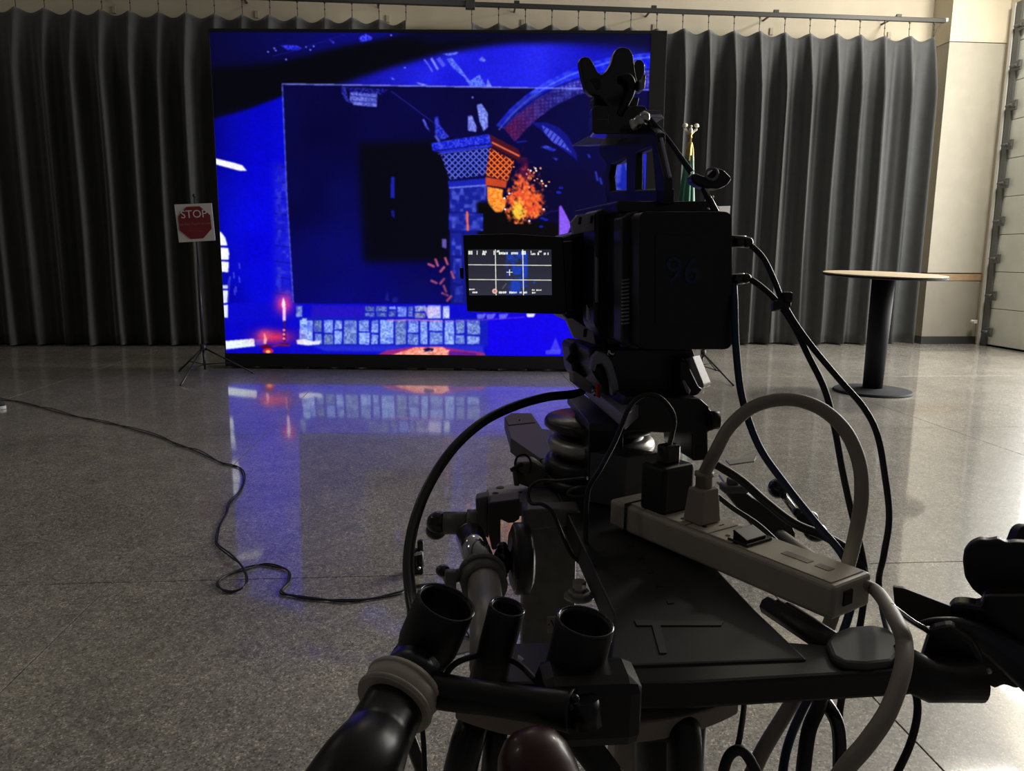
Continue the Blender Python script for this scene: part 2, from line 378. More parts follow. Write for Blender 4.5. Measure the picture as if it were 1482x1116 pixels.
# ------------------------------------------------------------------ picture painting (numpy), for screens only
class Canvas:
    def __init__(s, x0, y0, x1, y1, S):
        s.x0, s.y0, s.S = x0, y0, S; s.w = int((x1-x0)*S); s.h = int((y1-y0)*S)
        s.a = np.zeros((s.h, s.w, 3)); s.X, s.Y = np.meshgrid(x0+(np.arange(s.w)+.5)/S, y0+(np.arange(s.h)+.5)/S)
        s.rng = np.random.RandomState(4)
    def pmask(s, pts, blur=0):
        m = np.zeros((s.h, s.w), bool); xs = [p[0] for p in pts]; ys = [p[1] for p in pts]
        i0 = max(0, int((min(ys)-s.y0)*s.S)-1); i1 = min(s.h, int((max(ys)-s.y0)*s.S)+2)
        j0 = max(0, int((min(xs)-s.x0)*s.S)-1); j1 = min(s.w, int((max(xs)-s.x0)*s.S)+2)
        if i1 <= i0 or j1 <= j0: return m.astype(float)
        X = s.X[i0:i1, j0:j1]; Y = s.Y[i0:i1, j0:j1]; c = np.zeros(X.shape, bool); n = len(pts)
        for i in range(n):
            xa, ya = pts[i]; xb, yb = pts[(i+1) % n]
            if ya == yb: continue
            cond = ((ya > Y) != (yb > Y)) & (X < (xb-xa)*(Y-ya)/(yb-ya)+xa); c ^= cond
        m[i0:i1, j0:j1] = c; m = m.astype(float)
        return s.blur(m, blur) if blur else m
    def blur(s, m, r):
        k = max(1, int(r*s.S/2)); K = 2*k+1
        for _ in range(2):
            for ax in (0, 1):
                p = np.concatenate([np.repeat(np.take(m, [0], ax), k+1, ax), m, np.repeat(np.take(m, [-1], ax), k, ax)], ax)
                cs = np.cumsum(p, ax); n = m.shape[ax]
                m = (np.take(cs, range(K, K+n), ax) - np.take(cs, range(0, n), ax))/K
        return m
    def put(s, m, col, al=1.):
        m = (m*al)[..., None]; s.a = s.a*(1-m) + (np.array(col)/255. if not isinstance(col, np.ndarray) else col)*m
    def add(s, m, col, al=1.): s.a += (m*al)[..., None]*np.array(col)/255.
    def poly(s, pts, col, al=1., blur=.6): s.put(s.pmask(pts, blur), col, al)
    def ell(s, cx, cy, rx, ry, col, al=1., soft=.3, add=False):
        d = np.sqrt(((s.X-cx)/rx)**2+((s.Y-cy)/ry)**2); m = np.clip((1-d)/soft, 0, 1); (s.add if add else s.put)(m, col, al)
    def glow(s, cx, cy, rx, ry, col, al=1.):
        s.add(np.exp(-((s.X-cx)/rx)**2-((s.Y-cy)/ry)**2), col, al)
    def line(s, pts, wd, col, al=1., blur=.4):
        for (xa, ya), (xb, yb) in zip(pts[:-1], pts[1:]):
            L = math.hypot(xb-xa, yb-ya) or 1; nx, ny = -(yb-ya)/L*wd/2, (xb-xa)/L*wd/2
            s.poly([(xa+nx, ya+ny), (xb+nx, yb+ny), (xb-nx, yb-ny), (xa-nx, ya-ny)], col, al, blur)
    def noise(s, cell):
        gh, gw = int(s.h/(cell*s.S))+3, int(s.w/(cell*s.S))+3; g = s.rng.rand(gh, gw)
        fy = np.arange(s.h)/(cell*s.S); fx = np.arange(s.w)/(cell*s.S); iy, ix = fy.astype(int), fx.astype(int)
        ty = (fy-iy); tx = (fx-ix); ty = (ty*ty*(3-2*ty))[:, None]; tx = (tx*tx*(3-2*tx))[None, :]
        return (g[iy][:, ix]*(1-ty)*(1-tx)+g[iy+1][:, ix]*ty*(1-tx)+g[iy][:, ix+1]*(1-ty)*tx+g[iy+1][:, ix+1]*ty*tx)

def paint_wall():
    c = Canvas(296, 34, 972, 524, 1.6); R = c.rng; n1 = c.noise(40); n2 = c.noise(6); n3 = c.noise(2.2)
    c.a[:] = np.array((4, 4, 38))/255.
    # --- outer picture
    m = c.pmask([(296, 34), (660, 34), (560, 62), (440, 92), (296, 98)], 14)
    g = np.clip((c.X-300)/230, 0, 1)*np.clip((110-c.Y)/45, 0, 1)
    c.put(m, (5, 4, 50)); c.add(m*g, (6, 8, 115), .6)
    c.poly([(296, 100), (400, 92), (500, 66), (620, 44), (972, 34), (700, 62), (560, 100), (500, 122), (410, 140), (296, 172)], (3, 3, 13), 1, 9)
    m = c.pmask([(480, 126), (560, 100), (640, 78), (740, 62), (870, 58), (972, 60), (972, 134), (480, 126)], 9)
    g = .55+.45*np.clip((c.X-500)/120, 0, 1)-.25*np.clip((c.X-780)/150, 0, 1)
    c.put(m, (8, 8, 60)); c.add(m*g, (10, 8, 150)); c.add(m*n1*g, (20, 25, 35))
    c.poly([(560, 36), (972, 34), (972, 84), (900, 70), (800, 60), (700, 58), (620, 64)], (4, 4, 44), .9, 14)
    # left wall of the pictured room
    m = c.pmask([(296, 176), (360, 158), (412, 138), (424, 440), (424, 520), (296, 520)], 4)
    g = .78+.3*np.clip((c.X-310)/60, 0, 1)-.18*np.abs((c.Y-330)/190)
    c.a = c.a*(1-m[..., None]) + m[..., None]*g[..., None]*np.array((2, 0, 205))/255.
    c.add(m*np.clip(n1-.3, 0, 1), (2, 10, 30))
    # squared stones up the corner
    c.put(c.pmask([(396, 236), (422, 240), (424, 440), (398, 440)], 9), (38, 40, 205), .55)
    for k, y in enumerate(range(240, 436, 23)):
        c.line([(398+3*math.sin(k*2), y), (421, y+3)], 1.3, (4, 4, 120), .75)
        c.line([(404+5*(k % 2), y+2), (405+5*(k % 2), y+22)], 1., (8, 8, 130), .5)
    c.put(c.pmask([(398, 240), (422, 244), (424, 440), (400, 440)], 3)*np.clip(n2*2-1, 0, 1), (90, 100, 235), .4)
    # floor area + low wall, under the inner frame
    c.poly([(296, 438), (972, 440), (972, 524), (296, 524)], (8, 6, 205), 1, 3)
    c.poly([(296, 470), (420, 462), (420, 524), (296, 524)], (6, 2, 200), 1, 8)
    c.put(c.pmask([(706, 456), (972, 452), (972, 524), (706, 524)], 4), (16, 0, 235))
    c.put(c.pmask([(452, 442), (560, 443), (528, 461), (450, 463)], 3), (40, 20, 190), .8)
    # stones
    def stone(x, y, w_, h_, base=(128, 156, 242), jit=1.6):
        pts = [(x+R.uniform(0, jit), y+R.uniform(0, jit)), (x+w_-R.uniform(0, jit), y+R.uniform(0, jit)),
               (x+w_-R.uniform(0, jit), y+h_-R.uniform(0, jit)), (x+R.uniform(0, jit), y+h_-R.uniform(0, jit))]
        f = R.uniform(.75, 1.15); col = tuple(min(255, b*f) for b in base)
        mm = c.pmask(pts, 1.2); c.put(mm, col); c.add(mm*(n3-.5), (80, 75, 30), .8); c.put(mm*np.clip(n2*2.4-1.5, 0, 1), (40, 56, 205), .6)
    def course(x0, x1, y0, y1, base=(128, 156, 242)):
        x = x0
        while x < x1-6:
            w_ = R.choice([13, 16, 18, 22]); w_ = min(w_, x1-x)
            if R.rand() < .6: stone(x, y0, w_-1.8, y1-y0, base)
            else:
                cut = R.uniform(.35, .65)*(y1-y0); stone(x, y0, w_-1.8, cut-1, base); stone(x, y0+cut, w_-1.8, y1-y0-cut, base)
            x += w_
    c.poly([(432, 459), (706, 461), (706, 501), (440, 501)], (18, 26, 190), 1, 2)
    course(433, 700, 463, 499)
    c.poly([(527, 443), (650, 443), (650, 460), (526, 460)], (20, 30, 190), 1, 2)
    course(528, 600, 443, 459, (105, 125, 232)); course(600, 654, 442, 461, (160, 170, 245))
    stone(428, 442, 10, 17); stone(437, 460, 8, 9)
    c.poly([(613, 445), (636, 444), (634, 456), (618, 458)], (225, 200, 235), .6, 2)
    c.line([(560, 464), (600, 463), (640, 465)], 2, (210, 120, 190), .8, 1)
    c.line([(640, 466), (700, 463), (760, 459)], 1.4, (120, 60, 220), .7, 1)
    for x in (690, 704, 722): c.poly([(x, 455), (x+14, 454), (x+10, 461), (x+1, 462)], (120, 120, 240), .8, 2)
    c.poly([(762, 454), (775, 454), (772, 459), (763, 459)], (245, 245, 255), 1, 1.2)
    c.poly([(450, 500), (700, 500), (700, 512), (470, 508)], (48, 60, 215), .7, 3)
    # lit cloth-like patch on the floor
    m = c.pmask([(545, 514), (560, 507), (600, 502), (640, 502), (664, 506), (700, 510), (704, 516), (545, 516)], 2)
    c.put(m, (150, 40, 130)); m2 = c.pmask([(566, 514), (600, 503), (640, 502), (650, 508), (648, 516), (566, 516)], 2)
    c.put(m2, (238, 120, 100)); c.add(m2*n3, (60, 60, 60))
    c.poly([(612, 505), (620, 503), (628, 505), (626, 509), (614, 509)], (14, 6, 70), 1, .8)
    for k in range(6): c.line([(596+9*k, 513-(k % 2)*3), (606+9*k, 507)], 1.2, (255, 215, 205), .8)
    c.poly([(650, 508), (690, 511), (690, 516), (650, 516)], (80, 20, 150), .8, 2)
    # faint triangle
    c.poly([(796, 508), (804, 488), (812, 508)], (80, 80, 245), .7, 2); c.poly([(790, 507), (812, 506), (811, 513), (790, 513)], (90, 95, 250), .7, 1.5)
    # window with bars at the left edge, light patches
    W = (250, 252, 255)
    c.poly([(315, 335), (320, 336), (326, 344), (329, 355), (315, 355)], W); c.poly([(315, 358), (330, 359), (331.5, 366), (331, 376), (316, 375.5)], W)
    c.poly([(316, 378), (331, 379), (330.5, 394), (317, 393)], W)
    c.poly([(317, 413), (330, 413), (330, 418), (317, 418)], (230, 235, 255), .9); c.poly([(317, 421), (330, 420), (329, 438), (319, 440)], (235, 240, 255))
    c.poly([(319, 442), (330, 441), (329.5, 460), (321, 459)], (235, 240, 255))
    c.line([(330, 412), (333, 400), (330, 438)], 1.2, (90, 90, 240), .7)
    for x, y in ((346, 384), (338, 398), (346, 404), (341, 418), (339, 422)): c.line([(x, y-4), (x+1, y+5)], 1.6, (110, 110, 245), .7, 1)
    c.poly([(307, 228), (338, 235.5), (351, 239.5), (357, 247), (346, 247), (307, 236.5)], (255, 253, 255), 1, .6)
    c.poly([(322, 494), (368, 490), (369, 501), (324, 506)], (235, 250, 255), 1, .9)
    c.poly([(369, 491), (384, 490), (384, 499), (370, 500)], (110, 90, 240), .6, 3)
    c.poly([(429, 492), (440, 491), (452, 494), (465, 493), (462, 498), (446, 500), (430, 498)], (235, 240, 255), 1, .9)
    # candles
    gl = lambda x, y, a, b: np.exp(-((c.X-x)/a)**2-((c.Y-y)/b)**2)
    c.put(gl(411, 440, 12, 14), (248, 62, 150), .92); c.put(gl(397, 488, 27, 10), (214, 46, 96), .95); c.put(gl(383, 485, 10, 8), (255, 90, 120), .7)
    c.poly([(410, 430), (413.5, 441), (412, 446), (408.5, 446), (408, 440)], (255, 245, 250), 1, 1.)
    c.poly([(409, 444), (413.5, 444), (413.5, 464), (409.5, 466)], (255, 205, 240), 1, .8)
    c.line([(411.5, 464), (412.5, 480), (412, 496)], 2, (70, 20, 70), .9); c.poly([(407, 497), (417, 497), (419, 500), (405, 501)], (70, 10, 50), .9, 1)
    for y in (478, 484, 490): c.ell(411, y, 2.2, 2, (255, 130, 170), .9)
    c.poly([(382.5, 482), (386.5, 491), (385, 498), (381.5, 498)], (255, 170, 170), 1, 1.2)
    c.ell(385, 502, 10, 3.4, (90, 5, 40), .9); c.ell(388, 508, 9, 4.5, (220, 40, 40), .9); c.ell(388, 509, 4, 2.4, (255, 190, 120), .9)
    c.line([(394, 502), (404, 499), (420, 500)], 2, (150, 30, 60), .8)
    # fragments along the top
    def shard(pts, col=(70, 85, 235), al=.95): mm = c.pmask(pts, .9); c.put(mm, col, al); c.add(mm*(n3-.45), (70, 70, 30), .7)
    shard([(406, 66), (415, 65), (430, 66), (437, 70), (430, 73), (416, 72)], (40, 45, 225))
    shard([(476, 56), (484, 61), (483, 64), (478, 59)], (60, 60, 220)); shard([(519, 54), (530, 49), (539, 54), (537, 58), (522, 61), (521, 57)], (50, 55, 235))
    for x, y in ((388, 75), (397, 70), (399, 73), (443, 68), (449, 72), (454, 67), (414, 86), (566, 51)): c.ell(x, y, 1.8, 1.6, (90, 95, 225), .9)
    c.line([(395, 81), (420, 75), (455, 64), (500, 50)], 1, (25, 25, 150), .8)
    c.line([(614, 86), (620, 94), (626, 104)], 2.4, (90, 100, 240)); c.line([(624, 84), (634, 101)], 3.4, (120, 130, 245)); c.line([(634, 84), (643, 96)], 6, (80, 90, 240), .9)
    shard([(646, 85), (654, 84), (668, 101), (680, 117), (694, 108), (704, 126), (682, 128), (672, 112), (655, 98)], (85, 110, 250))
    shard([(641, 78), (664, 75), (660, 79), (648, 81)], (90, 110, 245)); shard([(693, 87), (698, 81), (704, 87), (699, 90)], (90, 110, 240))
    shard([(602, 119), (612, 121), (620, 123), (610, 125)], (110, 120, 245)); shard([(566, 111), (572, 115), (567, 115)]); c.ell(586, 98, 2, 1.5, (100, 110, 240), .8)
    shard([(706, 114), (712, 126), (703, 127)], (110, 130, 250))
    # --- inner (camera) frame
    inner = [(408.5, 121.5), (944, 130), (944, 441), (424.5, 438.5), (415, 280)]
    im = c.pmask(inner, .5)
    c.put(im, (3, 1, 50)); gy = np.clip((c.Y-300)/140, 0, 1); c.add(im*gy, (0, 0, 42)); c.add(im*n1, (2, 3, 16))
    c.add(im*np.exp(-((c.X-505)/75)**2-((c.Y-360)/110)**2), (0, 2, 26))
    c.put(im*c.pmask([(519, 206), (652, 203), (652, 378), (526, 380)], 10), (3, 3, 16), .97)
    c.put(im*c.pmask([(700, 240), (944, 250), (944, 441), (700, 441)], 30), (4, 2, 44), .8)
    keep = c.a.copy()
    c.put(c.pmask([(430, 385), (520, 300), (530, 430), (430, 430)], 20)*n2, (8, 10, 85), .35)
    # broken vault piece
    shard([(494, 125), (500, 126), (503, 142), (509, 150), (500, 146), (494, 134)], (40, 45, 170), .8)
    shard([(507, 132), (546, 136), (545, 155), (512, 152), (506, 145)], (95, 105, 215)); c.line([(506, 138), (548, 142)], 1.6, (25, 28, 130), .8); c.line([(508, 146), (546, 149)], 1.4, (30, 32, 140), .8)
    shard([(500, 126), (562, 129), (552, 137), (509, 134)], (25, 28, 150), .7)
    c.line([(566, 132), (588, 148), (612, 166), (628, 178)], 1.3, (40, 42, 170), .8)
    shard([(611, 173), (614, 172), (622, 190), (616, 184)], (70, 80, 220)); shard([(629, 170), (634, 168), (636, 180), (650, 198), (640, 203), (630, 194)], (40, 50, 205))
    c.line([(630, 196), (636, 205)], 4, (90, 100, 235), .8)
    shard([(677, 168), (683, 167), (690, 184), (689, 191), (677, 189)], (120, 130, 235)); shard([(690, 152), (697, 150), (706, 164), (706, 184), (700, 190), (694, 176)], (125, 140, 245)); c.ell(684, 141, 2, 2, (90, 90, 200), .8)
    # big arch, patterned, turning red toward the fire
    up = [(718, 182), (738, 158), (762, 137), (790, 118), (820, 103), (850, 92), (885, 82), (944, 76)]
    mi = [(730, 186), (750, 165), (775, 146), (802, 130), (832, 118), (862, 110), (900, 104), (944, 102)]
    lo = [(745, 205), (762, 186), (782, 168), (806, 151), (834, 138), (866, 130), (905, 127), (944, 127)]
    m = c.pmask(up+mi[::-1], 1.2); c.put(m, (26, 36, 235)); c.add(m*(n2-.3), (45, 60, 20))
    c.line([(a+4, b+6) for a, b in up], 2, (110, 140, 255), .7, 1); c.line([(a-2, b-2) for a, b in mi], 2, (8, 8, 90), .9)
    m = c.pmask(mi+lo[::-1], 1.2); c.put(m, (40, 30, 150)); redf = np.clip((800-c.X)/70, 0, 1)
    c.put(m*redf, (120, 18, 60), .9); pat = (np.sin((c.X+c.Y)*.62)*np.sin((c.X-c.Y*1.2)*.5) > .25).astype(float)
    pat = c.blur(pat*(n3 > .35), .8); c.put(m*np.clip(n2*2-.7, 0, 1)*(1-redf), (90, 105, 235), .6); c.put(m*pat*(1-redf), (150, 165, 250), .5); c.put(m*pat*redf, (190, 50, 95), .7)
    c.put(im*c.pmask(up+lo[::-1], 1)*0+im*c.pmask([(718, 182), (760, 138), (800, 129), (944, 131), (944, 140), (745, 208)], 2)*c.pmask(up+lo[::-1], 1), (10, 5, 70), .35)
    # small arch piece right of the capital
    a2 = [(768, 177), (790, 177), (808, 184), (822, 197), (834, 222), (836, 233)]; b2 = [(825, 224), (808, 212), (795, 200), (783, 188)]
    m = c.pmask(a2+b2, 1); c.put(m, (14, 18, 130)); m = c.pmask([(784, 181), (800, 190), (812, 200), (828, 222), (816, 214), (800, 206), (788, 192)], 1)
    c.put(m, (75, 85, 225)); c.put(m*(np.sin(c.X*.8+c.Y*.5) > .5), (20, 24, 130), .8)
    c.line([(747, 206), (762, 204)], 2, (25, 30, 160)); shard([(782, 213), (790, 210), (806, 217), (800, 219)], (45, 55, 205)); shard([(799, 228), (808, 229), (806, 233)], (30, 40, 180))
    # capital
    c.poly([(650, 262), (705, 258), (706, 440), (652, 440)], (16, 22, 130), 1, 1.2)
    sh = c.pmask([(651, 274), (704, 268), (702, 308), (652, 306)], 1); c.put(sh, (20, 30, 150)); c.put(sh*np.clip(n2*2.5-1, 0, 1), (85, 100, 225), .7)
    c.poly([(624, 207), (708, 194), (712, 203), (712, 212), (640, 222), (626, 218)], (30, 42, 215)); c.add(c.pmask([(624, 207), (708, 194), (712, 212), (628, 218)], 1)*(n3-.4), (60, 60, 20))
    c.line([(627, 219), (711, 208)], 1.6, (10, 12, 90)); c.line([(634, 223), (708, 214)], 1.6, (90, 105, 235), .8)
    c.poly([(708, 194), (750, 216), (754, 226), (750, 232), (712, 212)], (70, 16, 36)); c.line([(712, 206), (752, 226)], 2.4, (255, 120, 70)); c.line([(712, 213), (749, 232)], 1.6, (60, 10, 20))
    lf = c.pmask([(638, 224), (709, 214), (706, 253), (651, 260)], 1); c.put(lf, (10, 14, 90))
    latt = (np.abs(np.sin((c.X*1.0+c.Y)*.36)) < .42) | (np.abs(np.sin((c.X*1.0-c.Y)*.36)) < .42); c.put(lf*latt, (95, 110, 235), .85)
    rf = c.pmask([(709, 214), (744, 233), (735, 262), (703, 254)], 1); c.put(rf, (90, 20, 14)); c.put(rf*latt, (255, 120, 60), .9)
    c.poly([(648, 262), (704, 257), (703, 268), (650, 273)], (24, 34, 180)); c.line([(650, 272), (704, 268)], 2, (120, 130, 235)); c.line([(651, 262), (704, 257)], 1.4, (6, 6, 60))
    c.poly([(703, 256), (734, 262), (732, 272), (703, 268)], (200, 70, 35))
    m = c.pmask([(705, 270), (728, 274), (727, 286), (733, 288), (731, 300), (726, 307), (718, 308), (706, 296)], 1.5); c.put(m, (255, 120, 40)); c.add(m*n3, (10, 70, 30), .8)
    c.put(c.pmask([(690, 292), (706, 292), (716, 308), (728, 308), (735, 300), (760, 320), (820, 325), (808, 345), (692, 345)], 4), (4, 3, 6))
    # shaft blocks below
    for (a, b, cc, dd) in ((649, 309, 699, 334), (652, 338, 668, 370), (655, 374, 668, 410), (657, 414, 670, 438)):
        m = c.pmask([(a+1, b), (cc, b), (cc, dd), (a+1, dd-1)], 1.2); c.put(m, (22, 32, 150)); c.put(m*np.clip(n2*2-.9, 0, 1), (80, 95, 225), .8)
    c.line([(676, 306), (677, 334)], 3, (255, 110, 60), 1, .8)
    c.poly([(640, 346), (646, 346), (646, 360), (640, 358)], (110, 90, 190), .9)
    for x, y, a in ((624, 384, 0), (632, 380, 1), (640, 390, 2), (646, 378, 1), (628, 408, 0), (640, 407, 2), (655, 398, 1), (644, 426, 0), (650, 432, 2), (644, 418, 1)):
        dx, dy = [(7, 3), (3, 8), (-5, 6)][a]; c.line([(x-dx/1.4, y-dy/1.4), (x+dx/1.4, y+dy/1.4)], 3.4, (205, 95, 120), .85, 1.2)
    c.poly([(566, 256), (571, 256), (571, 287), (565, 286)], (26, 34, 180), .9, 1.2); c.poly([(566, 304), (571, 305), (571, 316), (567, 313)], (20, 28, 160), .8, 1.4)
    c.poly([(557, 434), (561, 420), (563, 436)], (30, 36, 150), .7, 2); c.poly([(568, 431), (576, 430), (575, 438), (568, 438)], (30, 36, 150), .7, 2)
    c.put(im*c.pmask([(590, 400), (660, 396), (660, 438), (560, 438)], 14)*n2, (8, 10, 80), .5)
    # fire
    fn = c.noise(5); fn2 = c.noise(2.2); d = np.sqrt(((c.X-759)/25)**2+((c.Y-290)/34)**2)
    fire = np.clip((1.08-d+.9*(fn-.5)+.5*(fn2-.5))*2.4, 0, 1)*(c.Y < 324); plume = np.clip((1-np.sqrt(((c.X-758)/13)**2+((c.Y-258)/36)**2)+.9*(fn-.5))*1.6, 0, 1)
    fire = c.blur(fire, 1.3); c.put(plume, (96, 14, 66), .8); c.put(fire, (228, 72, 44)); c.add(c.blur(fire*np.clip(fn2*1.6-.5, 0, 1), 1), (25, 60, 10))
    hot = np.clip((1-np.sqrt(((c.X-750)/12)**2+((c.Y-304)/16)**2)+.6*(fn2-.5))*2, 0, 1)*(c.Y < 322); hot = c.blur(hot, 1.2); c.put(hot, (255, 205, 60), .95)
    for _ in range(22):
        x, y = 758+R.randn()*20, 270+R.randn()*26
        c.ell(x, y, R.uniform(.8, 2), R.uniform(.8, 2), (255, 150, 110), .9)
    for x, y in ((768, 247), (775, 244), (776, 247), (790, 269), (787, 303), (731, 303), (730, 287), (737, 280), (766, 320), (784, 262)): c.ell(x, y, 1.7, 1.7, (255, 225, 225), 1)
    for x, y in ((808, 278), (812, 272), (785, 316), (790, 318), (809, 279), (783, 328), (815, 335)): c.ell(x, y, 4, 2, (24, 34, 190), .8)
    c.poly([(809, 299), (812, 297), (818, 308), (826, 324), (826, 328), (820, 342), (809, 342)], (140, 90, 245), 1, .8)
    c.line([(790, 310), (797, 306), (808, 305)], 1, (40, 40, 160), .7)
    # right part seen around the camera
    for (x, y, l) in ((862, 255, 14), (868, 262, 10), (851, 226, 5)): c.line([(x, y-l/2), (x+3, y+l/2)], 3, (45, 60, 200), .8)
    m = c.pmask([(890, 236), (912, 232), (914, 276), (892, 278)], 1); c.put(m, (22, 34, 170)); c.put(m*np.clip(n2*2-.8, 0, 1), (95, 110, 235), .8)
    c.poly([(930, 222), (944, 222), (944, 278), (932, 278)], (40, 50, 215), .8, 2)
    c.a = np.clip(c.a, 0, 1)
    c.line([(408, 121.5), (700, 126), (944, 130)], 1.7, (130, 140, 255), .95); c.line([(408.5, 121.5), (415, 280), (424.5, 438)], 1.5, (90, 100, 250), .9)
    # dark vignette of LED brightness variation and grain
    c.a *= (.93+.14*n3)[..., None]
    c.poly([(296, 34), (972, 34), (972, 44), (296, 40)], (1, 1, 8), 1, 2)
    return c

def srgb2lin(a): return np.where(a <= .04045, a/12.92, ((a+.055)/1.055)**2.4)
def screen_mesh(name, canvas, O, U, V, nu, nv, m, parent, off):
    """flat grid from corner O along U and V; every vertex carries the picture's colour there"""
    us = np.linspace(0, 1, nu); vs = np.linspace(0, 1, nv); UU, VV = np.meshgrid(us, vs)
    W = np.array(O)[None, None]+UU[..., None]*np.array(U)+VV[..., None]*np.array(V)
    q = W-np.array(EYE); z = q@np.array(CF); X = 741+F_PX*(q@np.array(CR))/z; Y = 558-F_PX*(q@np.array(CU))/z
    fx = np.clip((X-canvas.x0)*canvas.S-.5, 0, canvas.w-1.01); fy = np.clip((Y-canvas.y0)*canvas.S-.5, 0, canvas.h-1.01)
    ix, iy = fx.astype(int), fy.astype(int); tx, ty = (fx-ix)[..., None], (fy-iy)[..., None]; A = srgb2lin(np.clip(canvas.a, 0, 1))
    col = A[iy, ix]*(1-tx)*(1-ty)+A[iy, ix+1]*tx*(1-ty)+A[iy+1, ix]*(1-tx)*ty+A[iy+1, ix+1]*tx*ty
    me = bpy.data.meshes.new(name); n = nu*nv; me.vertices.add(n)
    me.vertices.foreach_set('co', (W.reshape(-1, 3)-np.array(off)).astype(np.float32).ravel())
    idx = np.arange(n).reshape(nv, nu); quads = np.stack([idx[:-1, :-1], idx[:-1, 1:], idx[1:, 1:], idx[1:, :-1]], -1).reshape(-1, 4)
    me.loops.add(quads.size); me.loops.foreach_set('vertex_index', quads.ravel().astype(np.int32))
    me.polygons.add(len(quads)); me.polygons.foreach_set('loop_start', (np.arange(len(quads))*4).astype(np.int32))
    me.update(calc_edges=True); at = me.attributes.new('picture', 'FLOAT_COLOR', 'POINT')
    rgba = np.ones((n, 4), np.float32); rgba[:, :3] = col.reshape(-1, 3); at.data.foreach_set('color', rgba.ravel())
    me.materials.append(m); o = bpy.data.objects.new(name, me); link(o, parent); return o

# ------------------------------------------------------------------ the LED video wall
LA = Vector((-2.36, 8.38, 0)); LB = Vector((2.165, 7.955, 0)); LU = (LB-LA).normalized(); LW = (LB-LA).length
LN = Vector((LU.y, -LU.x, 0)); LTOP = 3.385     # LN points toward the viewer
if LN.y > 0: LN = -LN
led = thing('video_wall', 'large black framed LED video wall showing a blue ruined castle interior with a fire', 'video wall', tuple((LA+LB)/2))
LEDF = mat('led_cabinet_black', (.006, .006, .008), .6)
def lbox(mb, u0, u1, z0, z1, dep, back, bev=.003):   # box on the wall's own plane; 'dep' in front, 'back' behind
    c = LA+LU*((u0+u1)/2)+LN*((dep-back)/2)+Vector((0, 0, (z0+z1)/2)); return mb.box(c, (u1-u0, dep+back, z1-z0), axes=(LU, -LN, (0, 0, 1)), bev=bev)
n_c = 9
for i in range(n_c):
    for j in range(7):
        hh = (LTOP-.165)/7
        lbox(MB(), .01+i*(LW-.02)/n_c+.001, .01+(i+1)*(LW-.02)/n_c-.001, .165+j*hh+.001, .165+(j+1)*hh-.001, -.012, .09, .002).build('cabinet', LEDF, led)
lbox(MB(), 0, .012, .15, LTOP, .006, .1).build('side_frame', LEDF, led)
lbox(MB(), LW-.16, LW, .15, LTOP, .006, .1).build('side_frame', LEDF, led, 'wide unlit black strip')
lbox(MB(), 0, LW, LTOP-.01, LTOP+.02, .006, .1).build('top_frame', LEDF, led)
lbox(MB(), 0, LW, .025, .165, .02, .25).build('plinth', LEDF, led)
k = 0
for u in np.linspace(.15, LW-.15, 12): lbox(MB(), u-.04, u+.04, 0, .03, .0, .1, .002).build('levelling_foot', LEDF, led)
for u in (.5, LW-.5):
    MB().tube([LA+LU*u-LN*.1+Vector((0, 0, 2.4)), LA+LU*u-LN*1.0+Vector((0, 0, .03))], .02, 8, False).box(LA+LU*u-LN*.6+Vector((0, 0, .03)), (.06, 1.0, .05), axes=(LU, LN, (0, 0, 1))).build('rear_strut', LEDF, led)
WALLPIC = paint_wall()
o0 = LA+LU*.012+LN*.002; 
screen_mesh('screen', WALLPIC, tuple(o0+Vector((0, 0, LTOP-.012))), tuple(LU*(LW-.012-.16)), (0, 0, -(LTOP-.012-.165)), 700, 540,
            screen_mat('led_picture', 1.0), led, ORG[led.name])
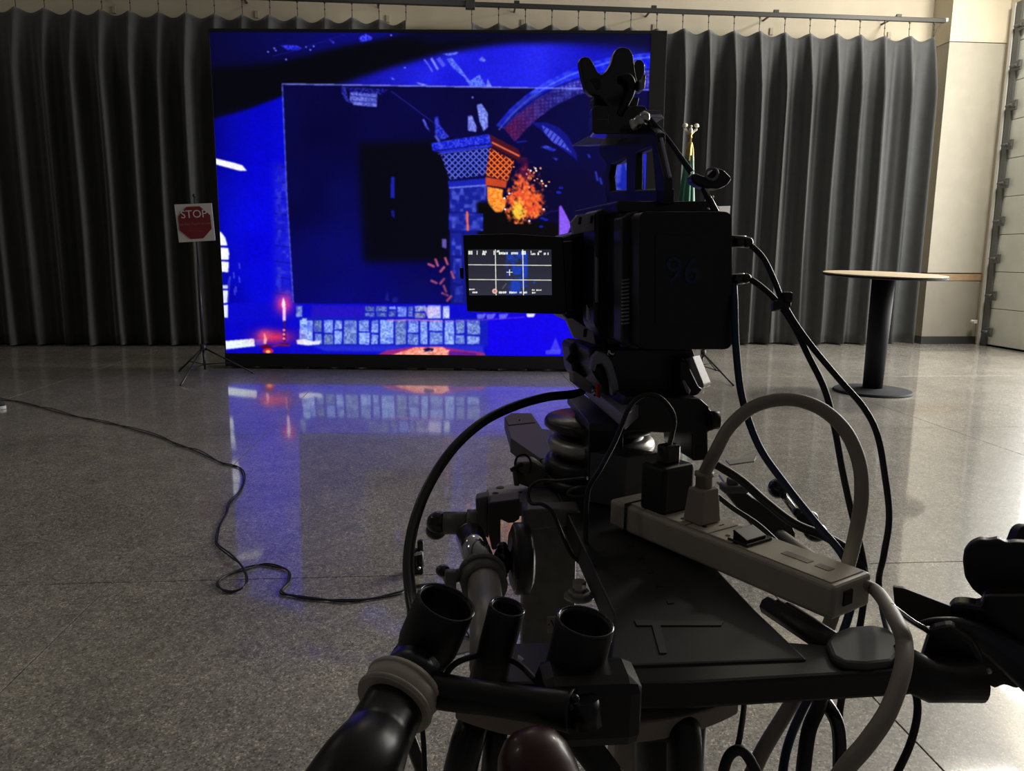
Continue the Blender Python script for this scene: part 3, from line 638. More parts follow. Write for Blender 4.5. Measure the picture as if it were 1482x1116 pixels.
# ------------------------------------------------------------------ sign stands
WHITEB = mat('white_board', (.62, .60, .58), .6); REDS = mat('stop_red', (.20, .015, .026), .55); LETT = mat('sign_letters', (.72, .66, .66), .6)
STEEL = mat('dark_stand_metal', (.05, .05, .052), .35, .6)
def sign_stand(label, top, mid, foot, feet, board, Yb, words):
    base = onz(*foot); base.z = 0; t = thing('sign_stand', label, 'sign stand', tuple(base))
    hub = ony(mid[0], mid[1], base.y); tp = ony(top[0], top[1], base.y)
    MB().tube([base+Vector((0, 0, .015)), hub], .013, 8, False).tube([hub, hub+(tp-hub)*.55], .017, 10, False).build('lower_pole', STEEL, t)
    MB().tube([hub+(tp-hub)*.5, tp], .010, 8, False).ball(tp, .018, sub=2).build('upper_pole', STEEL, t)
    MB().tube([hub-Vector((0, 0, .03)), hub+Vector((0, 0, .04))], .03, 12, False).build('collar', STEEL, t)
    for fx_ in feet:
        f_ = onz(*fx_); f_.z = .012; MB().tube([hub, f_], .009, 8, False).ball(f_, .014, sub=1).build('leg', STEEL, t)
        m_ = hub+(f_-hub)*.6; MB().tube([m_, base+Vector((0, 0, .07))], .006, 6, False).build('brace', STEEL, t)
    if board:
        Yb = base.y-.035
        q = [ony(x, y, Yb) for x, y in board]; n = Vector((0, .012, 0))
        b = MB().prism(q, n, .001).build('sign_board', WHITEB, t)
        c = sum(q, Vector())/4; X = (q[1]-q[0]+q[2]-q[3])/2; Yv = (q[0]-q[3]+q[1]-q[2])/2
        if words:
            oc = [c+X*(.47*a_)+Yv*(.46*b_)+Vector((0, -.004, 0)) for a_, b_ in [(-.4, 1), (.4, 1), (1, .42), (1, -.42), (.4, -1), (-.4, -1), (-1, -.42), (-1, .42)]]
            oc = [c+(p-c)*.93 for p in oc]
            MB().prism(oc, (0, .003, 0), 0).build('octagon', REDS, b)
            text('lettering', 'STOP', c+Yv*.22+Vector((0, -.0055, 0)), X, Yv, .108, LETT, b)
            text('lettering', 'Do Not Touch Screen', c-Yv*.03+Vector((0, -.0055, 0)), X, Yv, .034, mat('faded_letters', (.32, .16, .17), .6), b)
            MB().box(c-Yv*.22+Vector((0, -.0045, 0)), (.14, .001, .008)).build('fine_print', mat('fainter_letters', (.24, .04, .05), .6), b)
    return t
sign_stand('dark tripod stand holding a square white board with a red STOP octagon', (281, 283), (294, 503), (297, 537),
           [(260, 538), (262, 559), (366, 541)], [(252, 296), (306, 294), (311.5, 348), (259, 351)], 8.34, True)
sign_stand('dark tripod stand with a plain white board, half hidden behind the cinema camera', (1031, 285), (1018, 512), (1013, 538),
           [(1061, 559), (1036, 537), (985, 545)], [(1003, 300), (1057, 298), (1053, 350), (1001, 352)], 8.06, False)

# ------------------------------------------------------------------ bar table
tb = onz(1262, 567); tb.z = 0
t = thing('bar_table', 'round bar table with a pale top on a black column and flat black foot', 'table', tuple(tb))
tc_ = ony(1279.5, 397, tb.y); TH = 1.075
TOPM = mat('pale_maple_laminate', (.62, .50, .34), .4, noise=(14, .05))
TCOL = mat('black_powder_coat', (.010, .011, .016), .65, spec=.25)
TAX = Vector((.014, -.036, 1)).normalized(); ctr = Vector((tc_.x, tb.y, 0)) - Vector((TAX.x, TAX.y, 0))*TH
MB().lathe([(.505, TH-.012), (.512, TH-.006), (.512, TH-.002), (.508, TH)], ctr, TAX, seg=72, smooth=False).build('table_top', TOPM, t)
MB().lathe([(.495, TH-.032), (.512, TH-.026), (.512, TH-.0125)], ctr, TAX, seg=72, smooth=False).build('edge_band', TCOL, t)
MB().tube([tb+Vector((0, 0, .02)), Vector((tc_.x, tb.y, TH-.03))], [.085, .098], 32, False).build('column', TCOL, t)
MB().lathe([(.335, 0), (.34, .008), (.33, .022), (.20, .032), (.12, .04)], tb, seg=64, smooth=False).build('foot_plate', TCOL, t)

# ------------------------------------------------------------------ flag on its pole
fb = Vector((2.80, 8.62, 0)); t = thing('flag_stand', 'furled green flag on a pole topped by a pale eagle, before the grey curtain', 'flag', tuple(fb))
tp = ony(1000, 184, fb.y); GOLD = mat('old_gold', (.55, .38, .12), .35, .7); EAG = mat('pale_gilt', (.75, .70, .55), .35, .3)
FLG = mat('teal_green_flag_cloth', (.02, .16, .105), .6, noise=(6, .2), sheen=.3)
zt = tp.z-.10; px_ = tp.x
MB().tube([(px_, fb.y, .05), (px_, fb.y, zt)], .014, 12, False).build('pole', mat('wood_pole', (.25, .13, .05), .4), t)
MB().lathe([(.16, 0), (.165, .02), (.10, .05), (.03, .07), (.02, .12)], (px_, fb.y, 0), seg=32).build('base', GOLD, t)
MB().lathe([(.012, zt-.02), (.022, zt-.01), (.014, zt+.01), (.024, zt+.03), (.010, zt+.05)], (px_, fb.y, 0), seg=16).build('ferrule', GOLD, t)
E_ = Vector((px_, fb.y, zt+.05)); eb = MB().ball(E_+Vector((0, 0, .01)), .028, (.8, .9, 1.4), 2).ball(E_+Vector((0, -.01, .058)), .014, sub=2)
for s_ in (-1, 1):
    eb.prism([E_+Vector(v_) for v_ in [(s_*.008, 0, .0), (s_*.045, 0, .03), (s_*.088, 0, .085), (s_*.095, 0, .055), (s_*.07, 0, .045), (s_*.078, 0, .02), (s_*.045, 0, .0), (s_*.02, 0, -.03)]], (0, .02, 0), .006)
    eb.ball(E_+Vector((s_*.062, 0, .068)), .026, (1.1, .6, .9), 2)
eb.build('eagle_finial', EAG, t)
def folds(x, y, z0, z1, r0, r1, seed, nf=7, flat=.75, lean=0.):
    bm = bmesh.new(); rows, seg = 26, 96; R_ = random.Random(seed); ph = [R_.uniform(0, 6) for _ in range(4)]; G = []
    for j in range(rows+1):
        v_ = j/rows; z = z1+(z0-z1)*v_; r = r0+(r1-r0)*v_**.8; row = []
        for i in range(seg):
            a = 2*PI*i/seg; k = 1+.22*math.sin(nf*a+ph[0]+1.5*v_)*min(1, v_*3)+.10*math.sin(3*a+ph[1]+2*v_)
            row.append(bm.verts.new((x+lean*v_+r*k*math.cos(a), y+r*flat*k*math.sin(a), z+(.012*math.sin(nf*a) if j == rows else 0))))
        G.append(row)
    for j in range(rows):
        for i in range(seg): f = bm.faces.new([G[j][i], G[j+1][i], G[j+1][(i+1) % seg], G[j][(i+1) % seg]]); f.smooth = True
    bm.faces.new(G[0]); bm.faces.new(G[-1][::-1]); m_ = MB(); m_.bm.free(); m_.bm = bm; return m_
folds(px_-.005, fb.y-.01, .95, zt-.20, .04, .125, 2, lean=-.02).build('flag_cloth', FLG, t)
folds(px_, fb.y-.005, zt-.26, zt-.06, .022, .05, 5, 5).build('gold_cord', GOLD, t)
MB().tube([(px_+.05, fb.y-.085, 1.0), (px_+.045, fb.y-.075, 1.5), (px_+.04, fb.y-.06, 1.9), (px_+.02, fb.y-.045, zt-.2)], .013, 8).build('lit_edge', mat('lit_edge_pale', (.55, .72, .62), .6), t)  # lit edge of the flag, put in as a pale tube

# ------------------------------------------------------------------ shoe at the left edge
so = onz(4, 592); so.z = 0
t = thing('shoe', 'black shoe with a pale rubber sole standing on the floor at the left edge', 'shoe', tuple(so))
def shoe_outline(k, z, y0=0.): return [so+Vector((-.20+.255*math.cos(a)*k if False else -.11+.135*math.cos(a)*k, y0+.05*math.sin(a)*k*(1+.12*math.cos(a)), z)) for a in [2*PI*i/28 for i in range(28)]]
MB().prism(shoe_outline(1, 0), (0, 0, .026), .005).build('sole', mat('pale_sole', (.6, .6, .62), .5), t)
up_ = bmesh.new(); G = []
for k_, z_ in ((.95, .026), (.93, .05), (.8, .07), (.55, .085), (.3, .095)):
    G.append([up_.verts.new(p_+Vector((-.04*(1-k_), 0, 0))) for p_ in shoe_outline(k_, z_)])
for a_ in range(4):
    for i in range(28): f = up_.faces.new([G[a_][i], G[a_][(i+1) % 28], G[a_+1][(i+1) % 28], G[a_+1][i]]); f.smooth = True
up_.faces.new(G[-1]); up_.faces.new(G[0][::-1]); m_ = MB(); m_.bm.free(); m_.bm = up_; m_.build('upper', mat('black_canvas', (.015, .016, .02), .7), t)
lc = MB()
for i in range(4): lc.tube([so+Vector((-.09-.02*i, -.02, .083+.004*i)), so+Vector((-.09-.02*i, .02, .083+.004*i))], .003, 6, False)
lc.build('laces', mat('pale_laces', (.3, .3, .32), .7), t)

# ------------------------------------------------------------------ floor cable
pc = [(-30, 216), (0, 225), (60, 235), (120, 249), (180, 262), (260, 285), (350, 303), (450, 325), (540, 352), (590, 378), (640, 391), (680, 405), (740, 440), (800, 455), (824, 490),
      (803, 535), (765, 575), (762, 610), (738, 650), (722, 690), (732, 716), (778, 757), (805, 790), (826, 830), (825, 860), (780, 871), (740, 864), (733, 842), (762, 816), (820, 794),
      (880, 780), (930, 786), (963, 803), (966, 838), (946, 872), (980, 885), (1060, 896), (1160, 902), (1240, 896), (1330, 877), (1365, 862), (1420, 850), (1500, 850)]
RG = random.Random(2)
fc = thing('floor_cable', 'thin dark double cable snaking across the polished floor with one small loop', 'cable', tuple(onz(330, 850)))
for q in range(2):
    pts = []
    for i, (a, b) in enumerate(pc):
        w_ = 4.2*math.sin(i*1.9+q*PI)
        p_ = onz(a/2.3156+(w_*.5+1.2)*(q*2-1), 480+b/2.3156+w_*.35, 0.006); p_.z = .006+(.008 if 21 <= i <= 24 else 0); pts.append(p_)
    MB().tube(pts, .0034, 6, True, 5).build('conductor', RUBBER, fc)

# small clamp by the hose, standing on the floor
cb = onz(603, 828); cb.z = 0
t = thing('floor_clamp', 'small black clamp with a bright screw standing on the floor beside the thick hose', 'clamp', tuple(cb))
MB().box(cb+Vector((.0, 0, .014)), (.055, .05, .028), bev=.006).box(cb+Vector((-.012, 0, .052)), (.036, .035, .085), bev=.008).build('jaw', BLACK, t)
MB().tube([cb+Vector((.014, 0, .02)), cb+Vector((.012, 0, .085))], .015, 10, False).box(cb+Vector((.016, 0, .108)), (.026, .026, .045), bev=.010).build('lever', BLACK, t)
MB().tube([cb+Vector((-.008, -.022, .078)), cb+Vector((.022, -.022, .088))], .007, 8, False).ball(cb+Vector((.010, -.030, .028)), .008, sub=1).build('screw', SILVER, t)
# ================================================================== the camera rig
VY = math.radians(-5.0)                       # the cinema camera's own heading
VF = Vector((math.sin(VY), math.cos(VY), 0)); VR = Vector((math.cos(VY), -math.sin(VY), 0)); UP = Vector((0, 0, 1))
cc = thing('cinema_camera', 'black cinema camera seen from behind with its flip-out monitor lit, aimed at the video wall', 'camera', tuple(P(960, 500, .95)))
def rr(x0, y0, x1, y1, r, n=4):
    o = []
    for cx, cy, a in ((x1-r, y0+r, -90), (x1-r, y1-r, 0), (x0+r, y1-r, 90), (x0+r, y0+r, 180)):
        for k in range(n+1): b = math.radians(a+90*k/n); o.append((cx+r*math.cos(b), cy+r*math.sin(b)))
    return o
bat = MB().vpr(rr(925, 306, 1060, 506, 11), .86, .055, VY, .004).build('battery', PLASTIC, cc)
pp = P(988, 392, .86); nrm = Vector((math.sin(VY), math.cos(VY), 0))
def onbat(x, y, o=.001): return onp(x, y, P(992, 406, .86)-nrm*0, nrm)-nrm*o
MB().prism([onbat(x, y, .0015) for x, y in rr(948, 340, 1034, 470, 5)], nrm*.003, .0005).build('label_panel', mat('dull_black_label', (.016, .016, .02), .6), bat)
text('display_digits', '96', onbat(987, 393, .0025), VR, UP, .042, mat('dim_display', (.01, .012, .03), .6, emit=((.1, .2, .9), .003)), bat)
MB().vpr([(898, 304), (1046, 304), (1046, 498), (898, 498)], .915, .20, VY, .004).build('body', BLACK, cc)
MB().vpr([(893, 291), (1030, 291), (1042, 300), (1042, 308), (893, 308)], .90, .20, VY, .002).build('top_plate', BLACK, cc)
MB().vpr([(899, 316), (914, 306), (926, 306), (926, 505), (914, 505), (899, 496)], .885, .03, VY, .002).build('side_strip', mat('strip_grey', (.05, .05, .06), .3, .3), cc)
for i in range(24):
    y = 347+i*5.25
    MB().vpr([(900.5, y), (911, y-1.6), (911, y+.7), (900.5, y+2)], .8835, .004, VY, .0002, 1).build('vent_fin', mat('fin_metal', (.42, .44, .44), .4, .3), cc)
MB().vpr([(862, 306), (878, 300), (900, 304), (900, 500), (880, 506), (860, 470)], .96, .06, VY, .004).build('side_panel', BLACK, cc)
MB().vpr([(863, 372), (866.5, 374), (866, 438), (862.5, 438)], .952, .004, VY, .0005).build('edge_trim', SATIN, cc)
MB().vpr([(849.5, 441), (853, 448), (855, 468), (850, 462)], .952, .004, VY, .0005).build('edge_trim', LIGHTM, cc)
MB().vpr([(808, 345), (828, 338), (864, 330), (868, 380), (866, 478), (850, 476), (820, 462), (812, 452)], 1.06, .09, VY, .006).build('lens_mount', BLACK, cc)
LC = P(884, 402, 1.1)
MB().lathe([(.05, 0), (.05, .03), (.046, .035), (.046, .08), (.05, .085), (.05, .12), (.043, .13)], LC, VF, 40).build('lens', BLACK, cc)
for (pl, sl) in (([(830, 339), (827, 322), (836, 311), (869, 308), (863, 334)], [(838, 314, 841, 325), (856, 312, 858, 323)]),
                 ([(820, 463), (829, 461), (859, 481), (862, 499), (848, 494), (831, 489)], [(832, 466, 835, 477), (846, 476, 849, 488)])):
    b = MB().vpr(pl, .95, .010, VY, .001).build('rod_bracket', mat('grey_violet_bracket', (.34, .33, .40), .4, .2), cc, 'dark grey slotted bracket')
    for (a, e, g, h) in sl: MB().vpr([(a, e), (g+1.5, e), (g, h), (a-1.5, h)], .9485, .003, VY, .0003).build('slot', SLOT, b)
# monitor
mon = MB().vpr([(670, 340), (740, 338), (815, 343), (821, 452), (818, 455), (676, 451)], 1.0, .017, YAW-.06, .0015).build('monitor', PLASTIC, cc)
MB().vpr([(665, 388), (671, 387), (671, 404), (666, 403)], 1.005, .010, YAW-.06, .001).build('release_tab', PLASTIC, mon)
MB().vpr([(812, 350), (830, 348), (830, 450), (818, 448)], 1.01, .03, VY, .002).build('hinge', BLACK, mon)
def paint_monitor():
    c = Canvas(674, 360, 802, 430, 6); n2 = c.noise(3); R = c.rng
    c.a[:] = np.array((44, 44, 58))/255.; c.a *= (1.0+.12*((c.Y-395)/35))[..., None]
    m = c.pmask([(732, 364), (764, 364), (764, 428), (734, 428)], 3); c.put(m*np.clip(n2*1.6-.3, 0, 1), (24, 60, 190), .8)
    for (a, b, e, f) in ((733, 370, 744, 376), (742, 384, 754, 397), (739, 406, 753, 420), (756, 372, 763, 402), (748, 366, 763, 374)): c.poly([(a, b), (e, b), (e, f), (a, f)], (28, 70, 215), .6, 2)
    c.ell(773, 409, 3, 2, (40, 60, 170), .8); c.line([(727, 418), (733, 410)], 1.5, (120, 120, 110), .6)
    Wt = (255, 255, 246)
    for y in (383.2, 404.5): c.line([(676, y), (798, y+1)], 1.25, (225, 225, 205), 1, .4)
    for x in (716.8, 756.5): c.line([(x, 361), (x+1.2, 428)], 1.25, (235, 235, 215), 1, .4)
    c.line([(733, 394), (742, 394)], 1.1, Wt); c.line([(737.4, 390), (737.6, 399)], 1.1, Wt)
    def blobs(x0, x1, y0, y1, dens=.8):
        x = x0
        while x < x1:
            w_ = R.uniform(1., 2.2)
            if R.rand() < dens: c.poly([(x, y0+R.uniform(0, 1)), (min(x+w_, x1), y0+R.uniform(0, 1)), (min(x+w_, x1), y1-R.uniform(0, 1)), (x, y1)], Wt, 1, .35)
            x += w_+.5
    for a in ((678, 684, 362.5, 368.5), (686.5, 691, 362.5, 369), (696.5, 706, 362.5, 366.5), (698, 703, 366, 369.5), (710, 716, 362.5, 369), (719, 724, 362, 365.5), (722, 750, 364.5, 368.5),
              (755, 761, 362.5, 369), (766, 769, 362.5, 366.5), (766, 775, 366, 369.2), (778, 784, 362.5, 365.5), (778, 780, 365, 369.2), (787, 794, 365, 369.2),
              (679, 687, 417.5, 420), (679.5, 691, 421.5, 424.6), (722, 733, 421.5, 425), (737, 748, 421.5, 425), (752, 763, 421.5, 425), (770, 784, 418.5, 421), (770, 775, 422, 425)): blobs(*a)
    c.ell(716, 421.5, 4.2, 4.2, (235, 190, 180), 1, .25); c.ell(716, 421.5, 2.4, 2.4, (205, 130, 130), 1, .4)
    c.a = np.clip(c.a, 0, 1); return c
mn = Vector((math.sin(YAW-.06), math.cos(YAW-.06), 0)); mp = P(744, 396.5, 1.0)
q = [onp(x, y, mp-mn*.0012, mn) for x, y in ((677, 361), (798, 361), (679, 427.5))]
screen_mesh('monitor_screen', paint_monitor(), tuple(q[0]), tuple(q[1]-q[0]), tuple(q[2]-q[0]), 330, 190, screen_mat('monitor_picture', 1.0), mon, ORG[mon.name])
# top handle (runs along the camera's heading)
HR = (970, 250, .86)
MB().spr([(866, 223), (867, 210), (880, 203), (930, 176), (950, 192), (950, 212), (930, 219), (908, 228), (893, 237), (878, 240)], HR, VY, .012, .003).build('handle_grip', BLACK, cc)
MB().spr([(878, 234), (885, 231), (881, 256), (885, 294), (878, 294), (873, 262)], HR, VY, .010, .002).build('handle_post', BLACK, cc)
MB().spr([(906, 222), (920, 214), (919, 294), (906, 294)], HR, VY, .010, .002).build('handle_post', BLACK, cc)
MB().spr([(942, 205), (948, 197), (962, 258), (962, 294), (950, 294), (947, 262)], HR, VY, .010, .002).build('handle_post', BLACK, cc)
MB().spr([(878, 278), (890, 275), (962, 273), (962, 296), (878, 296)], HR, VY, .012, .002).build('handle_foot', BLACK, cc)
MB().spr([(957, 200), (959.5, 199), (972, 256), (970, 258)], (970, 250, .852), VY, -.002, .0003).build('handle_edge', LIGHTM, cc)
rl = MB().spr([(867, 214), (869, 206), (905, 186), (935, 165), (938, 170), (905, 193), (872, 214)], HR, VY, .02, .001)
for i in range(7):
    x = 885+i*7.4; y = 196-i*4.9
    rl.spr([(x, y), (x+4, y-2.7), (x+4, y-7.5), (x, y-5.5)], HR, VY, .02, .0005)
rl.build('accessory_rail', mat('worn_grey_rail', (.22, .22, .26), .35, .5), cc)
MB().tube([P(915, 180, .93), P(934, 172, .92)], .008, 10, False).ball(P(932, 170, .92), .0075, sub=2).build('rail_screw', SILVER, cc)
MB().spr([(826, 211), (858, 193), (880, 194), (868, 209)], (868, 205, 1.05), VY, .03, .001).build('shoe_plate', SATIN, cc)

# tracker puck and the small box under it
bx_ = thing('tracker_box', 'small black rounded box under the three-pronged tracker, on the camera handle', 'box', tuple(P(895, 194, .97)))
MB().vpr(rr(857, 153, 936, 194, 6), .96, .035, VY+.15, .002).build('case', GLOSS, bx_)
n_ = Vector((math.sin(VY+.15), math.cos(VY+.15), 0)); pb = P(896.5, 173.5, .96)-n_*.0008
MB().prism([onp(x, y, pb, n_) for x, y in ((864, 172.4), (880, 172.4), (880, 173.6), (864, 173.6))], n_*.0006, 0).prism([onp(x, y, pb, n_) for x, y in ((880, 166.5), (881.2, 166.5), (881.2, 179.5), (880, 179.5))], n_*.0006, 0).build('marking', mat('grey_print', (.16, .16, .16), .6), bx_)
MB().vpr([(859, 141), (888, 139), (889, 156), (859, 156)], .975, .02, VY, .002).vpr([(912, 142), (926, 140), (922, 156), (910, 156)], .975, .02, VY, .002).build('riser', mat('dim_grey_riser', (.05, .05, .07), .4), bx_)
tk = thing('tracker', 'black three-pronged tracking puck on top of the cinema camera', 'tracker', tuple(P(889, 140, .95)))
bm_ = MB()
bm_.vpr([(839, 92), (840, 84), (846, 81), (854, 82), (860, 92), (865, 103), (871, 108), (879, 102), (886, 90), (889, 77), (894, 69), (903, 67), (912, 70), (917, 79), (919, 96), (921, 108), (924, 122),
         (922, 132), (912, 138), (905, 148), (898, 166), (888, 166), (880, 152), (868, 140), (855, 138), (848, 130), (843, 112)], .95, .014, VY, .005, 3).build('shell', GLOSS, tk)
MB().vpr([(919, 90), (923, 85), (930, 86), (934, 93), (934, 104), (931, 116), (926, 130), (920, 134), (917, 118)], .97, .022, VY, .005, 3).build('prong', GLOSS, tk)
MB().spr([(919, 111), (926, 118), (930, 108), (928, 128), (921, 136), (918, 128)], (924, 120, .965), YAW+.1, .004, .0006).build('edge_highlight', LIGHTM, tk)  # rim highlight of the prong, put in as a pale sliver
MB().tube([P(861, 122, .948), P(861, 122, .96)], .0075, 20, False).build('sensor_cap', PLASTIC, tk)
MB().tube([P(902, 112, .946), P(909, 112, .944), P(914, 120, .946), P(913, 134, .95), P(905, 150, .955), P(897, 166, .96)], .005, 8).build('strap', PLASTIC, tk)

# arm with a clamp behind the handle
ar = thing('clamp_arm', 'thin dark arm with a black knuckle clamp reaching from the handle over the camera', 'clamp arm', tuple(P(1020, 262, .9)))
MB().tube([P(930, 168, .93), P(940, 172, .93), P(965, 200, .925), P(985, 228, .92), P(1001, 250, .915)], [.0022, .0026, .003, .0034, .0038], 10).build('arm_tube', mat('dark_blue_tube', (.02, .03, .06), .25), ar)
MB().vpr([(1000, 254), (1007, 250), (1022, 256), (1031, 246), (1037, 243), (1047, 245), (1060, 258), (1053, 268), (1040, 274), (1022, 273), (1008, 268), (1001, 262)], .90, .026, YAW, .004).build('knuckle', BLACK, ar)
MB().torus(P(1030, 252, .895), .0066, .0016, CF+CR*.3).build('ring', mat('dull_ring_metal', (.18, .18, .19), .3, .7), ar)
MB().vpr([(1013, 273), (1020, 271), (1031, 291), (1040, 305), (1034, 306), (1022, 293)], .905, .006, YAW+.5, .001).build('strut', BLACK, ar)
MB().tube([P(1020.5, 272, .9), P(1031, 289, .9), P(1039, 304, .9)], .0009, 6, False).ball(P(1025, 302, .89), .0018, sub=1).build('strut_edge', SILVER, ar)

# ---- tripod head
hd = thing('tripod_head', 'black fluid tripod head under the cinema camera with slotted side arch', 'tripod head', tuple(P(940, 620, .97)))
MB().vpr([(852, 503), (1003, 503), (1008, 520), (996, 545), (1000, 572), (905, 602), (880, 575), (856, 535)], .965, .10, VY, .004).build('tilt_block', BLACK, hd)
MB().vpr([(824, 500), (832, 494), (856, 497), (860, 540), (840, 552), (829, 540)], 1.02, .05, VY, .004).tube([P(822, 516, 1.02), P(830, 522, 1.02)], .006, 10, False).build('pan_socket', BLACK, hd)
MB().hpr([(829, 540), (842, 530), (925, 585), (905, 602)], 1.03, .016, .001).build('sliding_plate', SATIN, hd)
MB().vpr([(829, 539), (834, 538), (857, 554), (857, 571), (830, 553)], .95, .010, VY-.3, .001).build('plate_stop', SATIN, hd)
ap = [(855, 535), (858, 518), (866, 509), (877, 512), (886, 524), (894, 552), (897, 570), (890, 578)]; ai = [(886, 572), (884, 552), (878, 534), (871, 526), (864, 528), (861, 538)]
MB().vpr(ap+ai, .935, .012, VY, .001).build('side_arch', SATIN, hd)
MB().vpr([(864, 556), (869, 556), (869.5, 577), (865, 574)], .93, .005, VY-.3, .001).build('latch', RED, hd, 'small red latch')
MB().tube([P(879, 510, .95), P(888, 513, .95)], .004, 10, False).tube([P(858, 566, .97), P(863, 572, .97)], .003, 8, False).build('lock_screw', SILVER, hd)
MB().vpr([(991, 519), (1002, 516), (1018, 556), (1018, 562), (1011, 560)], .945, .02, YAW+.7, .001).build('lever', LIGHTM, hd, 'bright satin lever')
MB().vpr([(984, 520), (992, 520), (1012, 560), (1018, 563), (1011, 572), (1000, 575), (984, 560)], .95, .03, VY, .003).build('lever_body', BLACK, hd)
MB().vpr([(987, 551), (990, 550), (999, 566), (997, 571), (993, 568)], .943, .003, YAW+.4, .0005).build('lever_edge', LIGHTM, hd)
MB().vpr([(896, 600), (905, 573), (1014, 577), (1026, 588), (1028, 594), (1036, 598), (1037, 606), (1035, 623), (1025, 625), (1026, 666), (1003, 668), (1002, 628), (958, 627), (925, 625), (900, 628)], .92, .10, VY, .003).build('pan_base', BLACK, hd)
MB().hpr([(905, 575), (1000, 572), (1026, 588), (915, 592)], 1.018, .01, .001).build('base_cap', BLACK, hd)
MB().tube([P(1028, 608, .92), P(1040, 608, .92)], .011, 14, False).build('pan_knob', PLASTIC, hd)
# L bracket that carries the head
MB().hpr([(821, 574), (840, 567), (903, 611), (896, 613), (853, 613)], 1.005, .010, .001).build('bracket_top', mat('platform_satin', (.035, .035, .04), .42), hd)
MB().hpr([(832, 596), (853, 614), (903, 613), (880, 592)], .995, .098, .002).build('bracket_leg', BLACK, hd)

# ---- the dolly's riser and platform
do = thing('camera_dolly', 'grey and black camera dolly with long black platform, column and steering tube', 'camera dolly', (.18, .9, 0))
RC = P(870, 605, 1.05); RC.z = 0
MB().lathe([(.072, .972), (.077, .976), (.077, .982), (.074, .986), (.001, .987)], RC, seg=48).build('riser_disc', mat('brushed_dark_disc', (.05, .048, .045), .3, .5, noise=(90, .2)), do)
MB().lathe([(.058, .90), (.058, .972)], RC, seg=40).build('riser_core', BLACK, do)
MB().torus(RC+Vector((0, 0, .951)), .062, .0115, rz=.011).build('riser_ring', LIGHTM, do, 'pale metal ring')
MB().torus(RC+Vector((0, 0, .922)), .066, .011, rz=.012).build('riser_ring', mat('dark_ring', (.03, .03, .03), .35, .4), do)
MB().lathe([(.078, .895), (.078, .906), (.07, .91)], RC, seg=40).build('riser_base', BLACK, do)
ZP = .895
MB().prism([(.105, 1.30, ZP), (.140, 1.14, ZP), (.142, .62, ZP), (.12, .535, ZP), (.275, .535, ZP), (.268, .62, ZP), (.262, .80, ZP), (.30, 1.05, ZP), (.27, 1.16, ZP), (.20, 1.34, ZP)], (0, 0, -.03), .002).build('platform', mat('platform_black', (.012, .012, .014), .5), do)
MB().hpr([(739, 634), (730, 604), (740, 599), (770, 599), (785, 621), (800, 622), (820, 660), (782, 664)], ZP+.001, .022, .001).build('platform_tip', mat('platform_satin', (.035, .035, .04), .42), do)
MB().hpr([(730, 604), (740, 598), (769, 598), (775, 611), (736, 615)], ZP+.0025, .002, .0005).ball(P(752, 608, 1.42), .002, sub=1).build('tip_stop', mat('brown_black_pad', (.02, .014, .012), .5), do)
for (x, y) in ((913, 789), (927, 807), (941, 827), (954, 847), (970, 871)):
    MB().hpr([(x-5, y-1.5), (x+4, y-2.5), (x+6, y+1.5), (x-3, y+2.5)], ZP+.0006, .0015, 0).build('slot', SLOT, do)
MB().hpr([(918, 897), (1048, 899), (1044, 905), (922, 905)], ZP+.001, .0016, 0).hpr([(944, 905), (956, 905), (965, 945), (955, 945)], ZP+.001, .0016, 0).build('highlight_strip', mat('highlight_grey', (.045, .045, .043), .5), do)  # reflected highlight on the platform, put in as thin grey strips
# crossbar at the near end, and the ribbed side rail under the power strip
MB().hpr([(700, 930), (1100, 925), (1420, 950), (1425, 962), (1275, 972), (1000, 988), (700, 990)], .893, .022, .003).build('crossbar', BLACK, do)
MB().box((.115, .56, .855), (.13, .06, .05), yaw=.02, bev=.008).build('crossbar_block', PLASTIC, do)
for i in range(3): MB().tube([onz(1110+i*14, 876+i*4, .885), onz(1204+i*14, 938+i*4, .885)], .0085, 8, False).build('side_rail', mat('brown_black_rail', (.028, .022, .018), .45), do)
MB().hpr([(1196, 928), (1206, 915), (1228, 906), (1262, 903), (1286, 908), (1300, 922), (1304, 942), (1292, 956), (1255, 960), (1222, 958), (1204, 948)], .899, .008, .003).build('reflection_patch', mat('reflection_grey', (.10, .10, .10), .6, .4), do)  # grey patch standing in for the blurred reflection on the glossy plate
# steering ring beneath
aa_ = [math.radians(a) for a in range(-128, -55, 3)]
MB().prism([(.12+.19*math.cos(a), .70+.19*math.sin(a), .862) for a in aa_]+[(.12+.172*math.cos(a), .70+.172*math.sin(a), .862) for a in aa_[::-1]], (0, 0, -.016), .002).build('curved_bumper', mat('brown_beige_paint', (.30, .25, .20), .5), do, 'brown beige curved bumper')
MB().lathe([(.03, .70), (.03, .88)], (.185, .585, 0), seg=24).build('ring_hub', BLACK, do)
